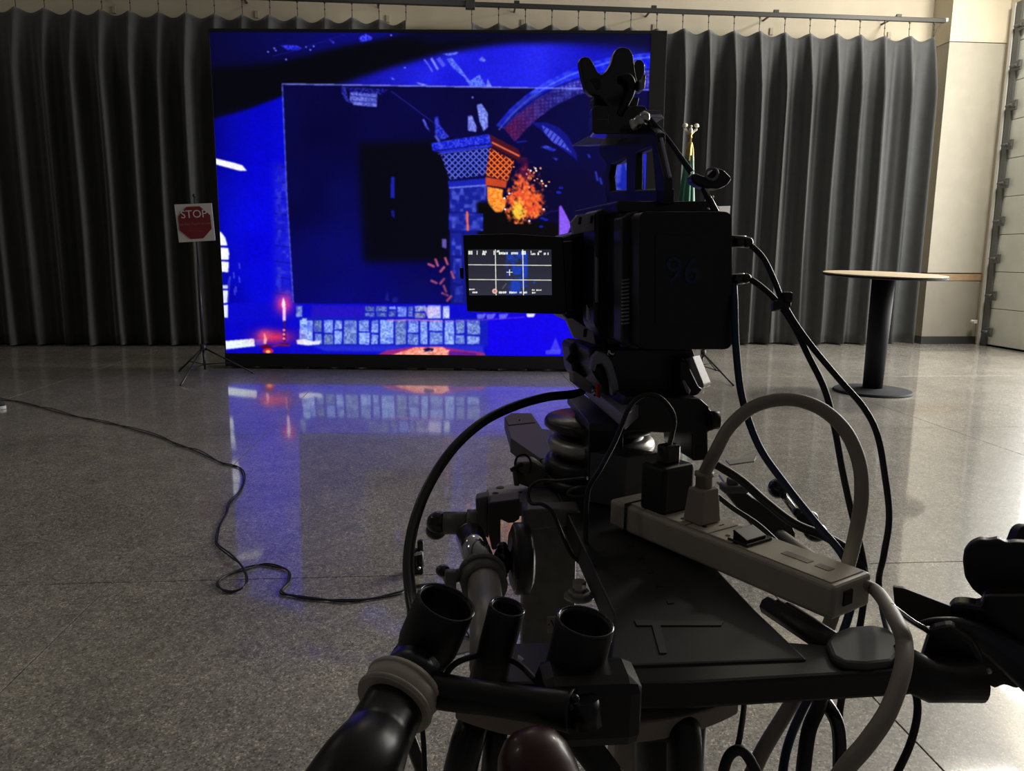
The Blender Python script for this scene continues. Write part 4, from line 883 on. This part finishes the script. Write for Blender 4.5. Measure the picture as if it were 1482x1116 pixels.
# grey column and arm
c_ = P(801, 745, .95); MB().box((c_.x, c_.y+.05, .50), (.068, .10, .78), yaw=YAW, bev=.006).build('column', GREYP, do)
MB().vpr([(757, 742), (764, 738), (836, 736), (843, 748), (843, 760), (757, 770)], .935, .03, YAW, .003).build('column_head', GREYP, do)
MB().hpr([(704, 708), (762, 695), (812, 699), (838, 712), (838, 722), (709, 729)], .884, .020, .002).build('top_arm', mat('grey_arm_paint', (.26, .25, .25), .45, noise=(50, .1)), do)
for (x, y, r_) in ((724, 706, .0055), (717, 714, .004), (753, 713, .0035), (731, 720, .0055)):
    MB().lathe([(r_, .8835), (r_, .8848)], onz(x, y, 0)*0+Vector((onz(x, y, .884).x, onz(x, y, .884).y, 0)), seg=16).build('bolt_hole', SLOT, do)
MB().vpr([(707, 728), (752, 722), (752, 752), (744, 757), (736, 758), (724, 752), (724, 795), (712, 797), (706, 770)], .93, .03, YAW, .002).build('arm_jaw', mat('dark_grey_casting', (.06, .055, .055), .5), do)
MB().vpr([(688, 722), (706, 718), (707, 780), (690, 770)], .945, .022, YAW, .002).vpr([(698, 734), (702, 734), (702, 750), (698, 750)], .9435, .004, YAW, .0003).build('clamp_plate', GREYP, do)
MB().vpr([(746, 670), (771, 668), (800, 690), (806, 708), (770, 708), (748, 700)], 1.05, .03, YAW, .003).vpr([(741, 680), (748, 680), (752, 704), (744, 704)], 1.04, .02, YAW, .002).build('small_block', GREYP, do)
MB().tube([P(757, 688, 1.03), P(746, 678, 1.03), P(748, 662, 1.03), P(760, 658, 1.03), P(768, 668, 1.03), P(766, 685, 1.03)], .0016, 6).tube([P(739, 681, 1.02), P(756, 671, 1.02)], .003, 6, False).build('tied_wire', RUBBER, do)
MB().tube([P(642, 757, .92), P(692, 757, .92)], .0135, 16, False).tube([P(676, 757, .915), P(690, 757, .915)], .016, 16, False).build('knob_shaft', GREYP, do)
MB().ball(P(634, 757, .92), .014, (1.0, .9, 1.0)).ball(P(631, 768, .925), .0125, (1.0, .9, .9)).build('ball_knob', GLOSS, do)
# steering tube with collar
MB().tube([P(680, 775, .90), P(697, 820, .84)], .0165, 24, False).ball(P(680, 776, .90), .0165).build('steering_tube', CHROME, do, 'chrome upper tube')
MB().tube([P(695, 828, .845), P(702, 850, .815)], .0245, 28, False).build('tube_collar', GREYP, do)
MB().tube([P(700, 838, .82), P(706, 905, .74), P(708, 965, .68)], .0175, 24, False).build('steering_tube', mat('greyed_steel_tube', (.36, .34, .31), .4, .2), do, 'matt grey lower tube')
MB().torus(P(698, 832, .835), .0235, .003, (P(706, 905, .74)-P(697, 820, .84))).build('collar_rim', mat('rim_grey', (.2, .19, .17), .4), do)
MB().tube([P(665, 832, .83), P(646, 838, .82)], .007, 12, False).box(P(652, 845, .8), (.012, .012, .03), bev=.003).build('collar_bracket', GREYP, do)
MB().ball(P(642, 828, .82), .007).tube([P(642, 828, .82), P(652, 842, .81)], .002, 8, False).build('thumb_screw', SILVER, do)
MB().ball(P(641, 826, .818), .0078, (1, 1, .8)).build('thumb_knob', GLOSS, do)
# handwheel seen edge-on
MB().lathe([(.030, -.012), (.040, -.007), (.040, .007), (.030, .012)], P(754, 808, .87), CR*.99+CF*.12, 32).build('hand_wheel', mat('satin_black_wheel', (.025, .025, .028), .35), do)
MB().torus(P(745, 808, .87), .036, .0022, CR*.99+CF*.12).build('wheel_rim', SATIN, do)
MB().ball(P(727, 812, .87), .012, (.9, .9, 1.5)).box(P(727, 812, .868), (.012, .012, .045), bev=.005).build('wheel_knob', GLOSS, do)
MB().lathe([(.011, 0), (.011, .006)], P(838, 862, .80), (0, 0, 1), 6, False).lathe([(.007, .006), (.007, .016)], P(838, 862, .80), (0, 0, 1), 6, False).lathe([(.0155, -.002), (.0155, 0)], P(838, 862, .80), (0, 0, 1), 24).build('hex_nut', mat('dull_zinc', (.4, .39, .37), .3, .8), do)
MB().vpr([(792, 893), (808, 893), (808, 917), (792, 917)], .825, .002, YAW, .0002).build('tag', mat('grey_tag', (.30, .28, .26), .6), do)
text('tag_letter', '·V', P(800, 905, .822), CR, CU, .014, mat('tag_black', (.004, .004, .004), .6), do)
MB().hpr([(655, 925), (700, 914), (712, 934), (655, 948)], .775, .002, .0003).build('name_plate', mat('white_enamel_plate', (.5, .46, .44), .5), do, 'white plate with worn black lettering')
text('plate_letters', 'NA', onz(680, 919, .777), Vector((1, .25, 0)), Vector((-.25, 1, 0)), .022, mat('tag_black', (.004, .004, .004), .6), do)
# deck, base and wheels under everything
MB().box((.19, .92, .15), (.36, .62, .07), yaw=-.03, bev=.02).build('chassis', GREYP, do)
for sx in (-1, 1):
    for sy in (-1, 1):
        c_ = Vector((.19+sx*.21, .92+sy*.27, .075))
        w_ = MB().tube([c_-Vector((.025, 0, 0)), c_+Vector((.025, 0, 0))], .075, 28, False).build('wheel', RUBBER, do)
        MB().tube([c_-Vector((.03, 0, 0)), c_+Vector((.03, 0, 0))], .035, 20, False).build('rim', GREYP, w_)
MB().tube([P(695, 1020, .62), P(676, 1075, .60), P(660, 1140, .60)], .013, 12, False).tube([P(722, 1030, .62), P(712, 1130, .62)], .010, 12, False).build('strut', BLACK, do)
MB().tube([P(985, 1040, .60), P(990, 1070, .58), P(990, 1150, .58)], .013, 14).tube([P(800, 1030, .56), P(840, 1070, .55), P(900, 1150, .55)], .011, 12).build('strut', RUBBER, do)
MB().box((.19, .62, .42), (.05, .05, .5), bev=.006).build('under_block', PLASTIC, do)
MB().box(P(908, 1105, .75), (.035, .03, .10), bev=.004).build('grey_foot', BEIGED, do)

# ---- sockets and the jointed black pipe at lower left
jp = thing('handle_frame', 'black pipe frame with three open cup sockets in front of the dolly', 'pipe frame', tuple(P(700, 1000, .52)))
def cup(name, top, bot, d0, d1, r0, r1, wall=.0025, th=None):
    a, b = P(*top, d0), P(*bot, d1); ax = (a-b); L = ax.length; ax.normalize(); m_ = MB()
    m_.lathe([(r1, 0), (r0, L*.35), (r0, L-.002), (r0-.001, L), (r0-wall, L), (r0-wall-.0006, L-.003), (r0-wall-.0006, L*.45)], b, ax, 40, caps=True)
    o = m_.build(name, mat('socket_black', (.007, .007, .008), .5), jp)
    MB().torus(a, r0-.0012, .0012, ax, 48, 8).build('socket_rim', mat('polished_black_rim', (.05, .05, .055), .15, .5), o); return o
cup('socket', (646, 872), (606, 962), .562, .576, .0225, .018)
cup('socket', (734, 879), (706, 985), .560, .574, .0135, .0140)
cup('socket', (847, 900), (825, 992), .535, .547, .0205, .0205)
MB().tube([P(598, 975, .545), P(630, 998, .53), P(700, 1010, .52), P(770, 1020, .51), P(830, 1030, .50)], [.012, .0125, .011, .0115, .014], 16).build('cross_pipe', BLACK, jp)
MB().ball(P(590, 985, .535), .021, (1, 1, 1)).tube([P(603, 962, .545), P(588, 992, .53)], [.019, .022], 24, False).build('elbow', mat('blue_black_plastic', (.01, .011, .02), .35), jp)
MB().tube([P(587, 990, .53), P(568, 1022, .515)], .0265, 32, False).build('joint_ring', BEIGED, jp, 'pale worn joint ring')
for q_ in (.15, .85): MB().torus(P(587, 990, .53).lerp(P(568, 1022, .515), q_), .0262, .0015, P(587, 990, .53)-P(568, 1022, .515)).build('ring_lip', BEIGED, jp)
MB().tube([P(572, 1018, .517), P(545, 1070, .49), P(520, 1115, .46), P(480, 1190, .44)], [.0205, .022, .026, .03], 28).build('pipe', BLACK, jp)
ga_, gb_ = P(764, 1052, .478), P(800, 1230, .45); gx_ = (gb_-ga_).normalized()
MB().lathe([(.0005, 0), (.009, .001), (.016, .005), (.0215, .013), (.0245, .024), (.027, .045), (.030, .09)], ga_, gx_, 40).build('grip_ball', mat('dark_maroon_gloss', (.06, .018, .018), .35, coat=.2), jp, 'dark maroon rounded grip')
MB().tube([P(845, 1012, .50), P(850, 1050, .50)], .010, 10, False).ball(P(832, 1011, .495), .003, sub=2).ball(P(826, 1022, .495), .003, sub=2).build('clamp', BLACK, jp)
MB().box(P(850, 1015, .53), (.07, .04, .05), bev=.01).build('clamp_body', BLACK, jp)
MB().tube([P(640, 985, .56), P(660, 960, .56), P(700, 948, .57), P(745, 958, .56), P(775, 985, .54)], .0022, 6).build('tie_cord', RUBBER, jp)
MB().tube([P(780, 985, .60), P(742, 960, .60)], .008, 10, False).box(P(760, 980, .63), (.07, .03, .03), bev=.006).build('inner_link', SATIN, jp)

# ---- power strip and what is plugged into it
ZS = .93
c0, c1, c2 = onz(882, 722, ZS), onz(1207, 850, ZS), onz(1290, 838, ZS)
SA = (c1-c0); SL = SA.length; SA.normalize(); SB = Vector((SA.y, -SA.x, 0)); 
if SB.dot(c2-c1) < 0: SB = -SB
SW = (c2-c1).dot(SB)
ps = thing('power_strip', 'long beige power strip with black rocker switch lying across the dolly platform', 'power strip', tuple((c0+c1)/2-Vector((0, 0, .03))))
def sp_(u, v_, z=0.): return c0+SA*u+SB*v_+Vector((0, 0, z))
MB().box(sp_(SL/2, SW/2, -.0155), (SL, SW, .031), axes=(SA, SB, UP), bev=.004, seg=3).build('housing', BEIGE, ps)
MB().box(sp_(SL*.80, SW/2, .0004), (SL*.36, SW*.84, .0012), axes=(SA, SB, UP), bev=.0005).build('label_panel', mat('pale_beige_label', (.46, .40, .31), .45), ps)
for k in range(2): MB().box(sp_(SL*(.80+.10*k), SW*.5, .0012), (SL*(.10 if k == 0 else .05), SW*.16, .0005), axes=(SA, SB, UP)).build('fine_print', mat('printed_brown', (.22, .18, .14), .6), ps)
n_o = 5
for k in range(n_o):
    u = SL*(.06+.105*k+.05); o = MB().box(sp_(u+SL*.02, SW*.5, .0008), (SL*.098, SW*.80, .0018), axes=(SA, SB, UP), bev=.0006).build('outlet', BEIGE, ps)
    for (du, dv, a, b) in ((-.0058, .012, .0014, .0075), (.0058, .012, .0014, .0065)):
        MB().box(sp_(u+SL*.02+du, SW*.5+dv*.6, .0018), (a*1.2, b, .0006), axes=(SA, SB, UP)).build('slot', SLOT, o)
    MB().lathe([(.0024, .0016), (.0024, .0022)], sp_(u+SL*.02, SW*.30, 0), seg=12).build('ground_hole', SLOT, o)
sw = MB().box(sp_(SL*.615, SW*.48, .0018), (SL*.085, SW*.66, .004), axes=(SA, SB, UP), bev=.001).build('switch_frame', GLOSS, ps)
MB().prism([sp_(SL*.585, SW*.22, .003), sp_(SL*.645, SW*.22, .003), sp_(SL*.645, SW*.22, .006), sp_(SL*.585, SW*.22, .012)], SB*SW*.5, .0008).build('rocker', PLASTIC, sw)
ef = MB().box(sp_(SL+.0005, SW*.36, -.014), (.002, SW*.22, .013), axes=(SA, SB, UP), bev=.0004).build('end_socket', SLOT, ps)
MB().torus(sp_(SL*.075, SW*.5, -.0155), 1, .1).bm.free()
tw = [sp_(SL*.10, -.001, .001), sp_(SL*.10, -.0015, -.031), sp_(SL*.10, SW+.0015, -.031), sp_(SL*.10, SW+.001, .001), sp_(SL*.10, SW*.5, .0015), sp_(SL*.10, -.001, .001)]
MB().tube(tw, .0017, 6, False).build('cable_tie', mat('dark_green_tie', (.01, .02, .018), .5), ps)
MB().tube([sp_(-.008, SW*.5, -.012), sp_(.002, SW*.5, -.012)], .005, 12, False).build('end_screw', BEIGED, ps)
MB().tube([sp_(SL-.004, SW*.80, -.008), sp_(SL+.012, SW*.82, -.012), P(1300, 905, .56), P(1309, 935, .54), P(1305, 975, .52), P(1285, 1030, .50), P(1255, 1075, .49), P(1225, 1110, .49), P(1190, 1160, .5)], [.0045]+[.0058]*8, 14).build('cord', BCORD, ps, 'thick beige supply cord')
# angled adapter with its lead
p1 = thing('power_adapter', 'large black brick adapter plugged into the far end of the power strip', 'power adapter', tuple(P(905, 720, .92)))
MB().hpr([(854, 655), (907, 662), (957, 655), (893, 645)], .962, .064, .0015).build('case', mat('adapter_black', (.10, .10, .11), .35), p1)
MB().hpr([(853.6, 655.2), (907, 662.4), (957.6, 655), (893, 644.6)], .9305, .0012, 0).build('seam', mat('seam_grey', (.12, .12, .12), .4), p1)
p2 = thing('plug_adapter', 'tall black plug adapter with a thin lead standing on the power strip', 'power adapter', tuple(sp_(SL*.16, SW*.5)))
MB().box(sp_(SL*.215, SW*.5, .0265), (.036, .046, .052), axes=(SA, SB, UP), bev=.004).build('case', PLASTIC, p2)
MB().box(sp_(SL*.215, SW*.5, .062), (.016, .022, .022), axes=(SA, SB, UP), bev=.003).build('lead_plug', GLOSS, p2)
lt = sp_(SL*.215, SW*.5, .07)
MB().tube([lt, P(976, 610, .84), P(969, 590, .84), P(952, 574, .84), P(930, 573, .84), P(912, 588, .84), P(900, 615, .84), P(888, 643, .84), P(868, 680, .84), P(851, 710, .84), P(848, 760, .84), P(848, 800, .84)], .0028, 8).build('lead', RUBBER, p2)
MB().tube([P(850, 692, .86), P(810, 696, .88), P(780, 697, .90), P(765, 710, .90), P(768, 728, .89), P(785, 730, .88), P(800, 742, .87), P(812, 770, .86), P(825, 800, .86), P(840, 815, .86)], .0022, 8).build('lead', RUBBER, p2)
MB().tube([P(850, 705, .87), P(838, 706, .87), P(826, 710, .87), P(822, 716, .87), P(835, 719, .87), P(850, 718, .87)], .0022, 8).build('lead', mat('shiny_wire', (.03, .03, .03), .2), p2)
pg = thing('beige_plug', 'beige moulded plug standing in the power strip with an arching thick cord', 'plug', tuple(sp_(SL*.40, SW*.5)))
pb0 = sp_(SL*.395, SW*.5, .002)
def frus(mb, c, a0, b0, a1, b1, h, bev=.002):
    vs = []
    for (a, b, z) in ((a0, b0, 0), (a1, b1, h)):
        vs += [mb.bm.verts.new(Vector(c)+SA*i*a/2+SB*j*b/2+Vector((0, 0, z))) for i, j in ((-1, -1), (1, -1), (1, 1), (-1, 1))]
    fs = [mb.bm.faces.new([vs[i] for i in q_]) for q_ in [(0,3,2,1),(4,5,6,7),(0,1,5,4),(1,2,6,5),(2,3,7,6),(3,0,4,7)]]; mb._bev(fs, bev); return mb
frus(MB(), pb0, .026, .030, .021, .023, .036).build('plug_body', mat('plug_beige', (.36, .31, .255), .45), pg)
MB().lathe([(.0085, .033), (.0085, .048), (.0098, .048), (.0098, .052), (.007, .053)], pb0, seg=20).build('strain_relief', mat('plug_beige', (.36, .31, .255), .45), pg)
tpz = pb0+Vector((0, 0, .05))
MB().tube([tpz, P(1035, 655, .77), P(1056, 618, .77), P(1092, 588, .77), P(1140, 578, .76), P(1185, 590, .75), P(1222, 622, .74), P(1243, 668, .73), P(1247, 718, .72), P(1240, 765, .72), P(1229, 812, .73), P(1215, 860, .75), P(1190, 930, .75), P(1150, 1010, .72), P(1105, 1085, .68), P(1080, 1140, .66)], .0066, 14).build('cord', BCORD, pg)

# ---- cables
def cable(label, name, pts, r, m, g=None, cat='cable'):
    o = MB().tube([P(*p_) for p_ in pts], r, 12).build(name, m); tag(o, label, cat, g); return o
cb1 = thing('upper_side_cable', 'black cable from the upper connector on the right of the cinema camera', 'cable', tuple(P(1085, 352, .88)))
MB().tube([P(*p_) for p_ in [(1066, 350, .885), (1084, 354, .88), (1104, 373, .87), (1120, 405, .86), (1133, 437, .85), (1152, 470, .84), (1180, 508, .83), (1217, 552, .82), (1250, 590, .81), (1270, 630, .80), (1281, 690, .80), (1287, 750, .80), (1279, 805, .80), (1272, 850, .82), (1290, 930, .75), (1318, 985, .70), (1328, 1025, .68), (1318, 1075, .68), (1295, 1125, .68)]], .0033, 10).build('lead', RUBBER, cb1)
MB().tube([P(1058, 349, .885), P(1080, 350, .88)], .0068, 14, False).ball(P(1082, 351, .878), .0065, sub=2).build('connector', GLOSS, cb1)
cb2 = thing('lower_side_cable', 'black cable from the lower connector on the right of the cinema camera', 'cable', tuple(P(1085, 404, .88)))
MB().tube([P(*p_) for p_ in [(1066, 404, .885), (1084, 404, .88), (1105, 418, .87), (1128, 441, .855), (1150, 474, .845), (1170, 515, .84), (1194, 565, .83), (1208, 620, .82), (1219, 680, .82), (1232, 740, .82), (1247, 800, .82), (1252, 850, .82), (1240, 930, .8), (1215, 1030, .75), (1222, 1130, .72)]], .0035, 10).build('lead', RUBBER, cb2)
MB().tube([P(1056, 405, .885), P(1078, 403, .88)], .0062, 14, False).ball(P(1080, 403, .878), .006, sub=2).build('connector', GLOSS, cb2)
t = thing('cable_clip', 'small black clip holding the two side cables together', 'clip', tuple(P(1134, 440, .85)))
MB().box(P(1130, 441, .852), (.02, .014, .012), bev=.003, axes=(CR+CU*.2, CF, CU)).build('clip_body', PLASTIC, t); MB().box(P(1139, 430, .848), (.010, .012, .012), bev=.003).build('catch', PLASTIC, t)
cable('dark blue cable hanging from the right side of the cinema camera', 'blue_cable', [(1062, 412, .88), (1063, 440, .87), (1065, 500, .87), (1074, 575, .87), (1098, 645, .86), (1138, 703, .84), (1180, 756, .82), (1222, 808, .80), (1235, 860, .80), (1210, 940, .78), (1165, 1020, .75), (1140, 1080, .72), (1130, 1140, .7)], .0042, BLUEC)
cable('thick glossy black hose curving out to the left of the tripod head', 'hose', [(845, 566, 1.0), (826, 571, .99), (790, 575, .97), (745, 588, .94), (700, 610, .90), (657, 648, .86), (622, 700, .82), (600, 755, .78), (591, 810, .74), (594, 860, .70), (598, 890, .67), (590, 925, .64), (572, 955, .61), (560, 990, .60), (590, 1060, .62), (620, 1140, .64)], [.0042, .0056]+[.0056]*14, mat('hose_black', (.012, .012, .014), .25), None, 'hose')
cable('thin black lead running alongside the thick hose', 'hose_lead', [(640, 668, .855), (605, 735, .79), (588, 800, .75), (589, 855, .71), (603, 900, .67), (600, 930, .65), (600, 1000, .60), (612, 1060, .60), (615, 1140, .6)], .0022, RUBBER)
cable('black cable running down-right beside the beige plug, upper of two', 'black_cable', [(1020, 664, .90), (1046, 678, .89), (1075, 697, .88), (1110, 728, .86), (1150, 758, .84), (1195, 777, .83), (1232, 800, .82), (1250, 830, .82)], .0050, RUBBER)
cable('thinner black cable passing just behind the outlets, lower of two', 'black_cable', [(1035, 715, .88), (1060, 735, .87), (1095, 758, .86), (1125, 785, .85), (1150, 810, .84)], .0030, RUBBER)
cable('black cable looping at the bottom edge below the platform', 'looped_cable', [(1078, 1010, .70), (1074, 1045, .68), (1066, 1084, .66), (1048, 1110, .66), (1030, 1150, .66)], .0026, RUBBER)
cable('black cable making a tight arch at the bottom edge below the platform', 'arched_cable', [(1040, 1150, .6), (1052, 1100, .6), (1068, 1086, .6), (1084, 1098, .6), (1110, 1150, .6)], .0042, RUBBER)
cable('black cable hanging straight down in the bundle under the crossbar', 'bundle_cable', [(1192, 930, .74), (1188, 1010, .70), (1170, 1060, .68), (1160, 1140, .67)], .0065, RUBBER)
cable('glossy black tube arching in the bundle under the crossbar', 'bundle_tube', [(1180, 1000, .72), (1200, 1025, .70), (1214, 1060, .69), (1215, 1140, .68)], .0062, GLOSS)

# ---- arm with ball grips behind the strip
ga = thing('grip_arm', 'dark arm with two black ball knobs on a steel rod behind the power strip', 'grip arm', tuple(P(1150, 770, .95)))
MB().vpr([(1044, 706), (1078, 711), (1092, 722), (1142, 752), (1152, 772), (1150, 800), (1128, 800), (1108, 786)], .93, .03, YAW, .003).build('arm_plate', mat('dark_brown_black_plate', (.03, .028, .026), .5), ga)
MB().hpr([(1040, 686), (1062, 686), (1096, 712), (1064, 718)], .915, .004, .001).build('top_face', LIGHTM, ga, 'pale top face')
MB().box(P(1062, 706, .93), (.03, .022, .010), bev=.003).box(P(1060, 699, .93), (.012, .012, .012), bev=.002).build('catch', mat('grey_catch', (.11, .10, .12), .4), ga)
MB().hpr([(1050, 666), (1082, 662), (1095, 660), (1092, 667), (1056, 672)], .94, .002, .0005).build('clear_tab', mat('pale_tab', (.5, .5, .5), .2), ga)
MB().ball(P(1126, 707, .96), .0125).build('ball_knob', GLOSS, ga)
MB().tube([P(1132, 715, .955), P(1156, 748, .94)], .0042, 12, False).build('rod', SILVER, ga)
MB().ball(P(1168, 748, .93), .012, (1.1, 1, .7)).ball(P(1155, 742, .935), .006).tube([P(1158, 750, .93), P(1178, 752, .925)], .003, 8, False).build('rod_clamp', BLACK, ga)
MB().ball(P(1180, 770, .93), .014, (1, 1, .85)).build('ball_knob', GLOSS, ga)
MB().tube([P(1128, 778, .90), P(1160, 806, .86), P(1200, 838, .80)], [.010, .013, .014], 16).build('bent_tube', mat('grey_sheen_tube', (.15, .145, .135), .3, .3), ga)

# ---- accessory mount on the right
am = thing('knob_mount', 'black mount with two large lobed knobs beyond the end of the power strip', 'mount', tuple(P(1430, 960, .66)))
def lobed(mb, cx, cy, d, r, n, ax, th, dep=.14):
    c_ = P(cx, cy, d); a_ = Vector(ax).normalized(); e1 = (CR-a_*CR.dot(a_)).normalized(); e2 = a_.cross(e1); pts = []
    for i in range(n*10): t_ = 2*PI*i/(n*10); k = r*(1-dep*.5+dep*.5*math.cos(n*t_+.6)); pts.append(c_+e1*k*math.cos(t_)+e2*k*math.sin(t_))
    return mb.prism(pts, a_*th, .003)
MB().vpr([(1393, 812), (1395, 798), (1404, 787), (1417, 781), (1432, 783), (1445, 780), (1456, 787), (1466, 785), (1500, 787), (1500, 880), (1440, 880), (1422, 866), (1407, 854), (1396, 836)], .66, .012, YAW+.557, .004, 3).build('lobed_knob', RUBBER, am)
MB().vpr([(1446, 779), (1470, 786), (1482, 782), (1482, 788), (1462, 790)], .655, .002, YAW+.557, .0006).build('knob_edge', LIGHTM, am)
lobed(MB(), 1503, 797, .68, .025, 6, CF, .012, .1).build('lobed_knob', RUBBER, am)
MB().vpr([(1370, 885), (1380, 874), (1396, 874), (1420, 878), (1424, 862), (1500, 862), (1500, 1000), (1484, 996), (1470, 999), (1452, 992), (1440, 1000), (1424, 988), (1400, 1005), (1380, 930)], .64, .02, YAW+.557, .004).build('mount_block', BLACK, am)
MB().vpr([(1292, 850), (1308, 852), (1376, 878), (1376, 912), (1362, 912), (1296, 892)], .66, .006, YAW+.5, .001).build('flat_bar', mat('brown_black_bar', (.035, .03, .027), .5), am)
MB().tube([P(1295, 960, .60), P(1345, 985, .60), P(1415, 985, .60)], .0165, 20, False).build('clamp_tube', BLACK, am)
MB().vpr([(1345, 912), (1376, 905), (1410, 930), (1425, 960), (1415, 1000), (1350, 1004), (1330, 960)], .61, .015, YAW+.5, .004).build('clamp_jaw', BLACK, am)
MB().tube([P(1290, 877, .60), P(1318, 898, .61), P(1345, 915, .62), P(1352, 930, .62)], .0024, 8).build('edge_wire', SILVER, am)
MB().ball(P(1352, 978, .60), .009, (1.2, .6, .6)).ball(P(1431, 971, .62), .0025, sub=2).build('polished_knob', LIGHTM, am)
MB().tube([P(1330, 903, .63), P(1360, 900, .63), P(1400, 912, .63), P(1450, 940, .63), P(1500, 980, .62)], [.002, .004, .009, .014, .016], 12).build('curved_cover', mat('blue_black_cover', (.008, .01, .02), .35), am)
